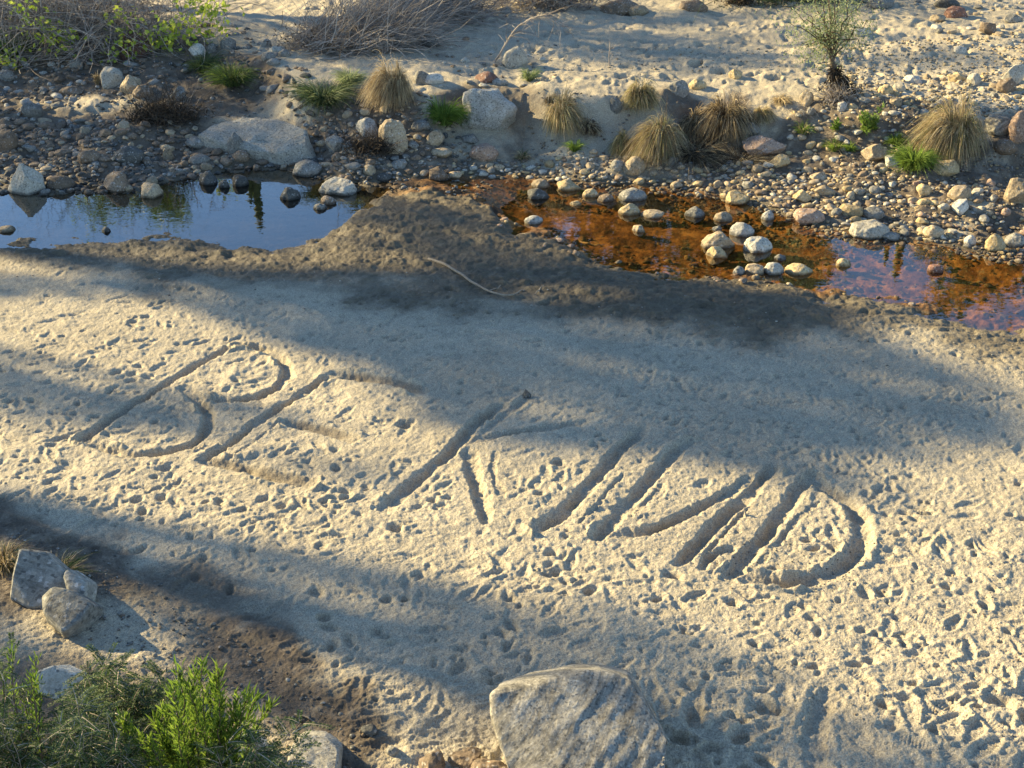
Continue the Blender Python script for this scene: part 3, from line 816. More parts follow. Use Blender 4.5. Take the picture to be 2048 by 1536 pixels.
 (1940, 482, 24, 26, 0, 'white', 'small whitish stone left of the leaning yellow one'),
 (2030, 480, 40, 32, 0, 'grey', 'grey stone at the right edge above the leaning yellow one'),
 (1920, 385, 48, 34, 0, 'tan', 'tan cobble behind the white rock on the right shore'),
 (2030, 385, 62, 60, 1, 'tan', 'rough tan rock at the right edge above the cobble shore'),
 (1870, 536, 34, 20, 0, 'red', 'red-brown stone just under the purple water'),
 (1996, 250, 62, 42, 1, 'banded', 'grey striped block right of the right golden tuft'),
 (2040, 254, 48, 62, 0, 'pink', 'tall pink-tan boulder at the right edge beside the striped block'),
 (2012, 292, 46, 32, 0, 'brown', 'brown rock under the grey striped block'),
 (1530, 292, 84, 46, 1, 'pink', 'wedge of pinkish rock below the twin golden tufts'),
 (1500, 258, 60, 34, 1, 'grey', 'grey slab right of the twin golden tufts'),
 (1357, 177, 42, 32, 1, 'grey', 'grey tilted rock on the bank top above the tufts'),
 (1396, 169, 34, 22, 0, 'yellow', 'orange-tan oval stone beside the grey tilted rock'),
 (1470, 148, 26, 24, 1, 'yellow', 'yellowish stone on the rim right of the orange-tan oval'),
 (1230, 206, 26, 40, 1, 'grey', 'narrow upright grey rock left of the middle tuft'),
 (1912, 26, 46, 28, 0, 'red', 'red-brown boulder on the sunny sand at upper right'),
 (1876, 36, 30, 16, 0, 'tan', 'tan stone touching the red-brown boulder at upper right'),
 (1896, 8, 50, 14, 0, 'dark', 'dark flat rock at the top edge at upper right'),
 (1762, 6, 52, 26, 0, 'grey', 'round grey boulder at the top edge right of the sapling'),
 (1722, 64, 40, 20, 0, 'bluegrey', 'flat blue-grey rock right of the sapling crown'),
 (1975, 58, 34, 26, 1, 'brown', 'brown and white broken rock on the sunny upper sand'),
 (2028, 38, 34, 22, 1, 'grey', 'grey rock at the right edge of the upper sand'),
 (1920, 100, 26, 18, 0, 'bluegrey', 'small blue-grey stone on the upper right sand'),
 (1771, 181, 30, 24, 0, 'yellow', 'orange stone on the gravel right of the sapling'),
 (1800, 176, 28, 20, 1, 'pale', 'pale stone right of the orange one on the gravel'),
 (1828, 160, 40, 22, 1, 'white', 'whitish cluster rock on the gravel slope'),
 (1792, 203, 24, 18, 0, 'tan', 'tan stone below the orange one on the gravel'),
 (1915, 156, 34, 24, 1, 'yellow', 'yellowish rock above the right golden tuft'),
 (1950, 160, 30, 26, 1, 'pale', 'pale rock left of the large pale pyramid rock'),
 (2028, 148, 44, 44, 1, 'pale', 'large pale pyramid rock at the upper right edge'),
 (2012, 172, 36, 30, 0, 'brown', 'brown rock under the pale pyramid rock'),
 (1614, 196, 28, 34, 1, 'tan', 'upright tan rock left of the sapling foot'),
 (1684, 212, 20, 20, 0, 'white', 'small white stone at the foot of the sapling'),
 (1640, 352, 40, 22, 1, 'tan', 'tan slab on the slope left of the right green grass'),
 (1560, 320, 40, 24, 1, 'yellow', 'yellow-tan slab under the pinkish wedge'),
 (12, 457, 34, 16, 0, 'tan', 'low tan stone in the pool at the left edge'),
 (212, 459, 20, 14, 0, 'dark', 'small dark stone in the pool by the tree reflection'),
 (1435, 456, 22, 12, 0, 'grey', 'little grey stone above the broad tan island rock'),
 (1054, 788, 20, 20, 1, 'dark', 'small black stone alone on the shaded sand'),
 (325, 1376, 70, 62, 1, 'dark', 'dark green-grey rock behind the feathery shrubs'),
 (500, 1500, 80, 84, 1, 'pale', 'pale rock behind the right of the bright green shrub'),
 (738, 1458, 34, 24, 0, 'dark', 'dark stone in the dark earth left of the big slab'),
 (868, 1522, 60, 52, 1, 'brown', 'brown rock left of the big layered boulder'),
 (935, 1512, 76, 62, 1, 'brown', 'larger brown rock touching the big layered boulder'),
 (985, 1548, 90, 80, 1, 'brown', 'brown rock wedged under the big layered boulder'),
 (785, 1500, 26, 22, 0, 'grey', 'small grey stone on the pale sand at the bottom'),
]
for k, (px, py, w, h, ang, col, lab) in enumerate(HAND):
    place_rock(px, py, w, h, ang, col, lab, 100 + k, 'boulder' if w >= 58 else 'rock', 'boulder' if w >= 58 else 'rock')
# rocks that have a shape of their own: hulls through measured corners, broken up by subdivision
def hull_rock(name, pts, mat, label, seed, cuts=5, rough=0.02, cat='boulder', lay=None):
    bm = bmesh.new()
    pts = [np.asarray(p, float) for p in pts]
    base = np.mean(pts, axis=0); base[2] = min(p[2] for p in pts)
    vs = [bm.verts.new(p - base) for p in pts]
    bmesh.ops.convex_hull(bm, input=vs)
    for v in [v for v in bm.verts if not v.link_faces]: bm.verts.remove(v)
    bmesh.ops.bevel(bm, geom=bm.edges[:], offset=0.012, segments=1, affect='EDGES', profile=0.6)
    bmesh.ops.triangulate(bm, faces=bm.faces[:])
    for _ in range(cuts):
        lim = 0.018
        es = [e for e in bm.edges if e.calc_length() > lim]
        if not es: break
        bmesh.ops.subdivide_edges(bm, edges=es, cuts=1)
        bmesh.ops.triangulate(bm, faces=[f for f in bm.faces if len(f.verts) > 3])
    bm.normal_update()
    V = np.array([v.co[:] for v in bm.verts]); Nn = np.array([v.normal[:] for v in bm.verts])
    d = fbm3(V, 2.5, 2, 0.5, seed) * rough * 1.0 + fbm3(V, 16.0, 3, 0.6, seed + 3.) * rough * 0.22
    if lay is not None:
        la = np.array(lay, float); la /= np.linalg.norm(la)
        q = (V @ la)[:, None] * la * 13 + (V - (V @ la)[:, None] * la) * 1.1
        d += fbm3(q, 1.5, 2, 0.4, seed + 7.) * rough * 0.55
    V = V + Nn * d[:, None]
    for v, c in zip(bm.verts, V): v.co = c
    me = bpy.data.meshes.new(name); bm.to_mesh(me); bm.free()
    me.materials.append(mat); me.polygons.foreach_set('use_smooth', np.ones(len(me.polygons), bool))
    me.set_sharp_from_angle(angle=R(32))
    o = add_mesh(name, me, loc=base)
    return tag(o, label, cat)
def pt(px, py, Yd):                                       # a corner seen at that place, at that distance along the ground
    d = ray(px, py); t = Yd / d[1]
    return np.array([d[0] * t, Yd, CH + d[2] * t])
big = [pt(980, 1388, 6.55), pt(1040, 1362, 6.75), pt(1130, 1345, 6.85), pt(1195, 1341, 6.85), pt(1262, 1356, 6.80), pt(1338, 1478, 6.35),
       pt(1335, 1560, 6.05), pt(1290, 1680, 5.6), pt(1080, 1720, 5.55), pt(1010, 1530, 6.1), pt(982, 1440, 6.4)]
big += [np.array([p[0] * 0.96 + 0.05, p[1] + 0.42, max(p[2] - 0.28, -0.1)]) for p in big[:6]] + [np.array([0.05, 6.9, -0.15]), np.array([0.75, 6.6, -0.15]), np.array([0.3, 5.4, -0.1]), np.array([0.72, 5.5, -0.1])]
hull_rock('boulder', big, ROCK['banded'], 'big tilted boulder of layered grey gneiss at the bottom centre', 5.0, 7, 0.014, lay=(-0.45, 0.2, 0.87))
sl = [pt(38, 1097, 8.45), pt(85, 1103, 8.45), pt(128, 1140, 8.35), pt(140, 1175, 8.25), pt(95, 1212, 8.11), pt(18, 1195, 8.17), pt(25, 1150, 8.28), pt(60, 1218, 8.09)]
sl += [p + np.array([-0.02, 0.22, -0.16]) for p in sl[:4]] + [np.array([p[0], p[1] + .12, 0.0]) for p in sl[3:]]
hull_rock('boulder', sl, ROCK['slab'], 'large leaning grey slab at the lower left, its left edge bright', 15.0, 6, 0.005, lay=(0.25, 0.1, 0.96))
s2 = [pt(82, 1192, 8.05), pt(103, 1172, 8.07), pt(133, 1176, 8.05), pt(180, 1207, 7.95), pt(165, 1238, 7.83), pt(125, 1264, 7.71), pt(84, 1222, 7.87)]
s2 += [p + np.array([0.05, 0.16, -0.16]) for p in s2[:4]] + [np.array([p[0], p[1] + .1, 0.0]) for p in s2[3:]]
hull_rock('boulder', s2, ROCK['slab'], 'smaller grey slab leaning in front of the large one at lower left', 25.0, 6, 0.005)
s3 = [pt(126, 1150, 8.29), pt(133, 1138, 8.33), pt(172, 1165, 8.25), pt(168, 1190, 8.13), pt(135, 1180, 8.15)]
s3 += [p + np.array([0.03, 0.15, -0.12]) for p in s3[:4]] + [np.array([p[0], p[1] + .05, 0.0]) for p in s3]
hull_rock('rock', s3, ROCK['slab'], 'small pale-edged rock between the two grey slabs', 35.0, 5, 0.008, 'rock')
s4 = [pt(70, 1345, 7.2), pt(105, 1330, 7.25), pt(152, 1348, 7.22), pt(148, 1375, 7.14), pt(120, 1402, 7.05), pt(70, 1390, 7.1)]
s4 += [p + np.array([0.03, 0.2, -0.15]) for p in s4[:4]] + [np.array([p[0], p[1] + .05, 0.05]) for p in s4]
hull_rock('boulder', s4, ROCK['pale'], 'speckled whitish block amid the feathery shrubs', 45.0, 5, 0.010)
s5 = [pt(578, 1500, 6.5), pt(600, 1470, 6.65), pt(645, 1472, 6.7), pt(678, 1500, 6.55), pt(672, 1545, 6.3), pt(600, 1560, 6.2), pt(572, 1530, 6.35)]
s5 += [p + np.array([0.0, 0.22, -0.15]) for p in s5[:4]] + [np.array([p[0], p[1] + .05, 0.0]) for p in s5]
hull_rock('boulder', s5, ROCK['pale'], 'smooth pale boulder at the bottom, right of the green shrub', 55.0, 5, 0.010)

def lifted(a, b, h):
    q = on_ground(a, b); return pt(a, b, q[1] - h * q[1] / (CH - q[2]))
fl_ = [lifted(a, b, .10) for a, b in [(395, 268), (430, 245), (500, 234), (575, 240), (612, 262), (612, 288), (560, 306), (500, 300), (450, 288)]]
fl_ += [np.array([p[0] + .04 * k_, p[1] - .06, p[2] - .35]) for k_, p in enumerate(fl_)]
hull_rock('boulder', fl_, ROCK['pale'], 'broad pale flat slab among the cobbles above the blue pool', 65.0, 6, 0.030)
q = on_ground(510, 270); placed.append((q[0], q[1], 0.75))
# many cobbles: the largest of them objects of their own, the rest one heap
ZONES = [   # polygon in the photo, number, size range (m), colours, words for the place
 ([(-120, 235), (250, 245), (420, 265), (640, 270), (800, 290), (900, 320), (900, 350), (780, 355), (690, 368), (560, 335), (420, 348), (300, 372), (180, 388), (-120, 390)],
  620, (0.10, 0.28), ['grey', 'brown', 'dark', 'brown', 'tan', 'brown'], 'on the shaded cobble shore above the blue pool'),
 ([(-120, 95), (180, 110), (330, 130), (330, 180), (200, 200), (60, 240), (-120, 250)],
  260, (0.10, 0.26), ['grey', 'brown', 'brown', 'bluegrey', 'dark'], 'on the shaded left bank below the bare twigs'),
 ([(330, 40), (520, 60), (620, 150), (600, 200), (420, 160), (340, 150)],
  90, (0.10, 0.24), ['grey', 'dark', 'brown', 'brown'], 'on the upper left slope beside the brush'),
 ([(560, 190), (700, 190), (860, 180), (940, 290), (1010, 320), (860, 345), (650, 300)],
  190, (0.08, 0.24), ['grey', 'brown', 'brown', 'tan', 'dark'], 'around the tall tan boulder'),
 ([(900, 320), (1200, 310), (1560, 330), (1700, 330), (1800, 360), (1740, 440), (1560, 430), (1420, 385), (1300, 370), (1080, 362), (900, 355)],
  420, (0.08, 0.22), ['tan', 'grey', 'yellow', 'pale', 'brown', 'tan'], 'on the sunny cobble shore above the amber water'),
 ([(1700, 345), (1900, 370), (2150, 360), (2200, 520), (2048, 515), (1900, 490), (1780, 470), (1690, 460)],
  330, (0.07, 0.22), ['tan', 'yellow', 'pale', 'grey', 'pink', 'brown'], 'on the sunny cobble shore at the right'),
 ([(1700, 150), (2150, 130), (2150, 230), (1850, 225), (1700, 205)],
  230, (0.07, 0.20), ['pale', 'tan', 'grey', 'yellow'], 'on the gravel slope at the upper right'),
 ([(1580, 205), (1800, 220), (1850, 330), (1700, 350), (1560, 300)],
  120, (0.07, 0.20), ['tan', 'grey', 'yellow', 'pale'], 'on the sunny slope below the sapling'),
 ([(1100, 365), (1420, 380), (1560, 425), (1720, 465), (1960, 505), (2150, 520), (2150, 545), (1900, 520), (1640, 500), (1560, 490), (1420, 440), (1250, 415), (1100, 385)],
  260, (0.06, 0.17), ['tan', 'yellow', 'brown', 'pink'], 'in the shallow amber water'),
 ([(840, 60), (1100, 90), (1120, 170), (860, 170)], 45, (0.07, 0.18), ['grey', 'pale', 'brown'], 'on the upper sand near the arching branch'),
 ([(1800, 0), (2150, 0), (2150, 130), (1900, 90)], 95, (0.08, 0.25), ['tan', 'pale', 'grey'], 'on the sunny upper sand at the right'),
]
COLW = {'grey': 'grey', 'brown': 'brown', 'dark': 'dark', 'tan': 'tan', 'bluegrey': 'blue-grey', 'pale': 'pale', 'yellow': 'yellowish', 'pink': 'pinkish'}
cob = []
PX = np.array([(p[0], p[1], p[2]) for p in placed])
occ = [tuple(p) for p in placed]
cell = {}
def cellput(x, y, r):
    cell.setdefault((int(x // 0.5), int(y // 0.5)), []).append((x, y, r))
for p in occ: cellput(*p)
def free(x, y, r, k=0.78):
    cx, cy = int(x // 0.5), int(y // 0.5)
    for i in (-1, 0, 1):
        for j in (-1, 0, 1):
            for (a, b, q) in cell.get((cx + i, cy + j), ()):
                if (a - x) ** 2 + (b - y) ** 2 < ((q + r) * k) ** 2: return False
    return True
for poly, n, (s0, s1), cols, words in ZONES:
    P = np.array(poly, float); lo, hi = P.min(0), P.max(0); k = 0; tries = 0
    while k < n and tries < n * 14:
        tries += 1
        px, py = rng.uniform(lo[0], hi[0]), rng.uniform(lo[1], hi[1])
        if not in_poly(np.array(px), np.array(py), P): continue
        q = on_ground(px, py)
        s = s0 + (s1 - s0) * rng.random() ** 2.2
        if not free(q[0], q[1], s / 2): continue
        cellput(q[0], q[1], s / 2); k += 1
        cob.append((s, q[0], q[1], cols[rng.integers(len(cols))], words))
cob.sort(key=lambda c: -c[0])
N_IND = max(0, 296 - len(HAND) - 6)
protos = {}
def cobble_proto(col, v):
    if (col, v) not in protos:
        protos[(col, v)] = rock_mesh('cobble', 900 + v * 7 + len(protos), (1, 0.78, 0.55), 1 if v in (1, 2, 4, 5) else 0, ROCK[col], 4, 0.05)
    return protos[(col, v)]
for s, x, y, col, words in cob[:N_IND]:
    o = add_mesh('cobble', cobble_proto(col, int(rng.integers(6))), loc=(x, y, float(ground_z(x, y)) + s * 0.05))
    o.scale = (s * rng.uniform(.9, 1.2), s * rng.uniform(.9, 1.1), s * rng.uniform(0.85, 1.35))
    o.rotation_euler = (rng.uniform(-.3, .3), rng.uniform(-.3, .3), rng.uniform(0, 6.28))
    tag(o, '%s rounded cobble %s' % (COLW[col], words), 'cobble', '%s cobbles %s' % (COLW[col], words))
def heap(name, items, sub, label, cat, mats, sink=0.1, zoff=0.0, nvar=14):
    """countless small stones as one object; items (s, x, y, material index)"""
    Fc0 = ICO[sub][1]; var = [rock_verts(500 + k, sub, k % 3 != 1, 0.05) for k in range(nvar)]
    Vs, n0 = [], len(var[0])
    it = np.array([(a, b, c, d) for a, b, c, d in items], float)
    zz = ground_z(it[:, 1], it[:, 2])
    mi = []
    for k, (s, x, y, m_) in enumerate(it):
        V = var[rng.integers(nvar)] * 0.5 * s * np.array([rng.uniform(.9, 1.3), rng.uniform(.7, .95), rng.uniform(.4, .8)])
        a = rng.uniform(0, 6.28); ca, sa = math.cos(a), math.sin(a)
        t = rng.uniform(-.35, .35); ct, st = math.cos(t), math.sin(t)
        V = V @ np.array([[1, 0, 0], [0, ct, st], [0, -st, ct]]) @ np.array([[ca, sa, 0], [-sa, ca, 0], [0, 0, 1]])
        Vs.append(V + np.array([x, y, zz[k] + s * sink])); mi.append(int(m_))
    V = np.concatenate(Vs)
    Fc = (Fc0[None] + (np.arange(len(it)) * n0)[:, None, None]).reshape(-1, 3)
    me = mesh_np(name, V, Fc.ravel(), np.full(len(Fc), 3), None, True)
    for m in mats: me.materials.append(m)
    me.polygons.foreach_set('material_index', np.repeat(np.array(mi, np.int32), len(Fc0)))
    return tag(add_mesh(name, me), label, cat, kind='stuff')
HM = ['grey', 'brown', 'dark', 'tan', 'bluegrey', 'pale', 'yellow', 'pink']
heap('small_cobbles', [(s, x, y, HM.index(c)) for s, x, y, c, w in cob[N_IND:]], 3, 'countless smaller cobbles filling the far shore', 'cobbles', [ROCK[c] for c in HM], 0.04)
def scatter(poly, n, s0, s1, cols, pw=2.0):
    P = np.array(poly, float); lo, hi = P.min(0), P.max(0); out = []
    while len(out) < n:
        px = rng.uniform(lo[0], hi[0], 400); py = rng.uniform(lo[1], hi[1], 400)
        for a, b in zip(px[in_poly(px, py, P)], py[in_poly(px, py, P)]):
            q = at(a, b, 0.0 if b > 480 else (0.2 if b > 300 else 0.6))
            out.append((s0 + (s1 - s0) * rng.random() ** pw, q[0], q[1], HM.index(cols[rng.integers(len(cols))])))
            if len(out) >= n: break
    return out
g = scatter([(1040, 200), (1260, 215), (1260, 330), (1040, 320)], 420, 0.02, 0.07, ['grey', 'tan', 'brown'])
g += scatter([(1620, 120), (2200, 100), (2200, 260), (1900, 260), (1640, 230)], 2600, 0.02, 0.075, ['pale', 'tan', 'grey', 'yellow'])
g += scatter([(1450, 330), (2200, 330), (2200, 530), (1780, 470), (1560, 430)], 2200, 0.02, 0.08, ['tan', 'yellow', 'grey', 'brown'])
g += scatter([(900, 320), (1500, 330), (1560, 430), (1200, 375), (900, 360)], 900, 0.02, 0.075, ['tan', 'grey', 'brown', 'pale'])
g += scatter([(-100, 90), (420, 110), (900, 300), (700, 370), (300, 378), (-100, 395)], 2600, 0.025, 0.085, ['grey', 'brown', 'dark', 'bluegrey'])
g += scatter([(1050, 120), (1650, 130), (1650, 170), (1050, 170)], 350, 0.02, 0.06, ['pale', 'grey', 'tan'])
g += scatter([(1750, 220), (2100, 230), (2100, 340), (1600, 330)], 700, 0.02, 0.07, ['tan', 'grey', 'brown'])
heap('gravel', g, 2, 'fine gravel between the cobbles of the far bank', 'gravel', [ROCK[c] for c in HM], 0.15)
b = scatter([(960, 400), (1250, 420), (1560, 450), (1800, 490), (2150, 530), (2150, 640), (1700, 580), (1300, 540), (1050, 450)], 420, 0.03, 0.14, ['yellow', 'tan', 'brown', 'pink'])
heap('submerged_pebbles', b, 3, 'iron-stained pebbles lying under the amber water', 'pebbles', [ROCK[c] for c in HM], 0.0)
p_ = scatter([(1450, 1150), (2200, 1000), (2200, 1560), (1500, 1400)], 420, 0.008, 0.022, ['pale', 'grey', 'brown', 'tan'], 1.5)
p_ += scatter([(0, 1050), (250, 1130), (760, 1480), (700, 1560), (560, 1500), (100, 1270)], 500, 0.012, 0.045, ['dark', 'brown', 'grey'], 2.5)
p_ += scatter([(1350, 1080), (1760, 1080), (1700, 1190), (1400, 1170)], 260, 0.008, 0.02, ['pale', 'grey', 'dark'], 1.5)
p_ += scatter([(0, 480), (1600, 600), (2048, 680), (2048, 780), (0, 560)], 300, 0.01, 0.03, ['pale', 'grey', 'brown'], 2.0)
heap('sand_grit', p_, 2, 'tiny pebbles and clods lying on the near sand', 'grit', [ROCK[c] for c in HM], 0.2)

# ------------------------------------------------------------------ grasses
def tuft(px, py, wpx, hpx, n, mat, label, name='grass_tuft', cat='grass tuft', droop=1.0, lean=(0.0, 0.0), width=0.0055, mat2=None, f2=0.25, upright=0.4, group=None):
    base = spot(px, py); s = px_scale(base)
    big = 'tuft' in name or 'matted' in name
    rad = wpx / s / 2 * (0.62 if big else 0.8); hgt = hpx / s * 0.95; droop = droop * (1.28 if big else 1)
    K = 7
    t = np.linspace(0, 1, K)[None, :, None]
    phi = rng.uniform(0, 2 * math.pi, n)
    rr = np.sqrt(rng.random(n)) * rad * 0.35
    B = np.stack([np.cos(phi) * rr, np.sin(phi) * rr, np.zeros(n)], 1)
    phi2 = phi + rng.normal(0, 0.35, n)
    out = np.stack([np.cos(phi2), np.sin(phi2), np.zeros(n)], 1)
    spread = rng.random(n) ** upright
    ln = rng.uniform(0.55, 1.2, n) * (1 + 0.22 * np.sin(phi * 2 + rng.uniform(0, 6)) + 0.15 * np.sin(phi * 5 + rng.uniform(0, 6)))
    up = hgt * ln * (1.1 - 0.35 * spread)
    ox = rad * 1.0 * ln * spread
    lean3 = np.array([lean[0], lean[1], 0]) * rad * 1.5
    P = B[:, None, :] + out[:, None, :] * (ox[:, None, None] * t ** 1.3) + lean3[None, None] * t ** 1.5
    z = up[:, None] * (1.9 * t[..., 0] - (1.0 + 0.75 * droop * spread[:, None]) * t[..., 0] ** 2)
    P[:, :, 2] += z
    clump = rng.normal(0, 0.20, (14, 3)) * rad; ci = rng.integers(14, size=n)
    P += (clump[ci][:, None, :] + rng.normal(0, 0.09 * rad, (n, 1, 3))) * t ** 1.6 + rng.normal(0, 0.012 * rad, P.shape) * t
    W = width * (1 - 0.85 * t[..., 0] ** 1.5) * np.ones((n, 1)) * rng.uniform(0.6, 1.3, (n, 1))
    root = empty(name, base - np.array([0, 0, 0.02]))
    tag(root, label, cat, group)
    m2 = int(n * f2) if mat2 else 0
    V, Fc = strips(P[m2:], W[m2:]); add_mesh('blades', quads_mesh('blades', [(V, Fc)], mat), root)
    if m2:
        V, Fc = strips(P[:m2], W[:m2]); add_mesh('green_blades', quads_mesh('green_blades', [(V, Fc)], mat2), root)
    # matted thatch at the heart
    k = max(60, n // 10)
    C = rng.normal(size=(k, 3)) * np.array([rad * .25, rad * .25, hgt * .12]) + np.array([0, 0, hgt * 0.10])
    D = rng.normal(size=(k, 3)) * np.array([1, 1, .5])
    V, Fc = leaves(C, D, rad * 0.35, width * 1.2)
    add_mesh('thatch', quads_mesh('thatch', [(V, Fc)], M_DEBRIS), root)['kind'] = 'stuff'
    return root
tuft(790, 200, 115, 88, 3800, M_STRAW, 'golden drooping tuft left of the huge boulder, on the shaded bank', lean=(-.25, -.2))
tuft(1905, 305, 165, 118, 6500, M_STRAW, 'largest golden tuft, beside the striped block at the right', lean=(-.3, -.1), mat2=M_STRAWG)
tuft(1120, 250, 110, 78, 3000, M_STRAW, 'shaggy golden tuft hanging over the bank right of the huge boulder', lean=(.2, -.4), mat2=M_STRAWG)
tuft(1278, 205, 90, 58, 2400, M_STRAWG, 'olive-topped tuft at the bank rim above the twin tufts', lean=(.0, -.5), mat2=M_STRAW, f2=.5)
tuft(1320, 298, 150, 84, 4600, M_STRAW, 'left one of the twin shaggy tufts in the middle of the bank', lean=(-.2, -.5), mat2=M_STRAWG)
tuft(1450, 258, 140, 76, 4200, M_STRAW, 'right one of the twin shaggy tufts in the middle of the bank', lean=(-.1, -.5), mat2=M_DEBRIS, f2=.3)
tuft(1520, 235, 60, 34, 900, M_STRAW, 'short tawny tuft at the right of the twin tufts', lean=(.1, -.5), mat2=M_STRAWG)
tuft(1380, 305, 300, 24, 2600, M_DEBRIS, 'matted dead grass hanging between the twin tufts and the shore', name='matted_grass', cat='dead grass', lean=(.05, -.15), width=.003, mat2=M_STRAW, f2=.4)
tuft(1480, 318, 220, 16, 1800, M_DEBRIS, 'matted dead grass strip just above the sunny cobbles', name='matted_grass', cat='dead grass', lean=(.05, -.15), width=.003, mat2=M_STRAW, f2=.4)
tuft(890, 245, 105, 46, 1300, M_GRASS, 'bright green grass clump left of the huge boulder', name='grass_clump', cat='grass', droop=.5, width=.006)
tuft(945, 250, 50, 36, 400, M_DKGRASS, 'dark green grass against the foot of the huge boulder', name='grass_clump', cat='grass', droop=.5, width=.005)
tuft(1825, 335, 100, 44, 1500, M_GRASS, 'bright green grass clump left of the largest golden tuft', name='grass_clump', cat='grass', droop=.5, width=.006)
tuft(1790, 290, 55, 26, 450, M_GRASS, 'small bright green clump above the pale speckled rock', name='grass_clump', cat='grass', droop=.5, width=.005)
tuft(1670, 300, 60, 24, 400, M_GRASS, 'small yellow-green clump on the slope below the sapling', name='grass_clump', cat='grass', droop=.5, width=.005, mat2=M_STRAW)
tuft(1605, 268, 48, 28, 400, M_GRASS, 'yellow-green clump right of the grey slab', name='grass_clump', cat='grass', droop=.5, width=.005, mat2=M_STRAW)
tuft(1700, 300, 40, 18, 200, M_GRASS, 'tiny green clump right of the small yellow-green clump', name='grass_clump', cat='grass', droop=.5, width=.005)
tuft(650, 205, 140, 42, 1600, M_DKGRASS, 'broad dark green grass patch left of the shaded golden tuft', name='grass_clump', cat='grass', droop=.5, width=.005, mat2=M_SAGE, f2=.3)
tuft(700, 165, 80, 26, 700, M_SAGE, 'pale sunlit grass on top of the broad dark patch', name='grass_clump', cat='grass', droop=.4, width=.005)
tuft(465, 168, 110, 40, 1500, M_DKGRASS, 'dark green grass clump in the shade on the upper left bank', name='grass_clump', cat='grass', droop=.6, width=.005, mat2=M_GRASS, f2=.3)
tuft(410, 142, 90, 36, 900, M_DKGRASS, 'dark grass around the white angular rock', name='grass_clump', cat='grass', droop=.6, width=.005)
tuft(195, 168, 30, 30, 260, M_STRAW, 'small dry tuft left of the bright pale boulder', droop=.4)
tuft(1150, 300, 50, 24, 260, M_GRASS, 'thin green sprig below the shaggy tuft', name='grass_clump', cat='grass', droop=.4, width=.004)
tuft(1060, 160, 50, 26, 380, M_SAGE, 'pale yellow-green clump on the bank top by the huge boulder', name='grass_clump', cat='grass', droop=.4, width=.005, mat2=M_GRASS)
tuft(1045, 318, 60, 20, 240, M_STRAW, 'low dry grass by the shore below the huge boulder', droop=.6, mat2=M_DKGRASS)
tuft(20, 110, 110, 46, 900, M_DKGRASS, 'grey-green grass at the upper left corner', name='grass_clump', cat='grass', droop=.5, width=.005, mat2=M_SAGE)
tuft(110, 1160, 150, 40, 900, M_DKGRASS, 'low grass behind the large leaning slab', name='grass_clump', cat='grass', droop=.9, width=.004, mat2=M_STRAW, f2=.5)
tuft(10, 1130, 120, 45, 700, M_STRAW, 'dry grass at the left edge beside the large leaning slab', name='grass_clump', cat='grass', droop=.9, width=.004, mat2=M_DKGRASS)
tuft(1160, 412, 24, 22, 60, M_STRAW, 'few dry stems standing in the amber water', droop=.2)
tuft(1388, 262, 110, 54, 2200, M_STRAW, 'bleached tuft wedged between the twin shaggy tufts', lean=(0, -.5), mat2=M_DEBRIS, f2=.3)
tuft(1245, 300, 70, 50, 1300, M_STRAWG, 'ragged olive tuft at the left foot of the left twin tuft', lean=(-.2, -.5), mat2=M_STRAW, f2=.4)
tuft(1175, 262, 60, 34, 700, M_STRAW, 'ragged dry tuft just right of the shaggy overhanging one', lean=(.2, -.5), mat2=M_DEBRIS, f2=.4)
tuft(1100, 205, 60, 26, 500, M_STRAW, 'short bleached tuft on the rim above the shaggy overhanging one', lean=(.2, -.3))
tuft(1560, 205, 60, 24, 450, M_STRAW, 'short bleached grass on the rim between twin tufts and sapling', lean=(.2, -.3))
# upright leafy herb
def herb(px, py, hpx, n, label):
    base = spot(px, py); s = px_scale(base); hg = hpx / s
    root = tag(empty('leafy_herb', base - np.array([0, 0, .02])), label, 'plant')
    S, Lc, Ld = [], [], []
    for k in range(n):
        t = np.linspace(0, 1, 6)[:, None]
        d = np.array([rng.normal(0, .16), rng.normal(0, .16), 1]) * hg * rng.uniform(.6, 1)
        P = np.array([rng.normal(0, .04), rng.normal(0, .04), 0]) + d * t; S.append(P)
        for q in np.linspace(.15, 1, 26):
            Lc.append(P[0] + d * q); Ld.append([rng.normal(), rng.normal(), .9])
    P = np.array(S); V, Fc = tubes(P, np.full(P.shape[:2], .004)); add_mesh('stem', quads_mesh('stem', [(V, Fc)], M_GRASS), root)
    V, Fc = leaves(np.array(Lc), np.array(Ld), .09, .011); add_mesh('foliage', quads_mesh('foliage', [(V, Fc)], M_GRASS), root)
herb(1733, 268, 60, 9, 'upright leafy green herb on the slope right of the sapling')
herb(1745, 262, 34, 5, 'shorter herb beside the upright leafy green one')
herb(1672, 262, 24, 4, 'little herb between the sapling foot and the slope')
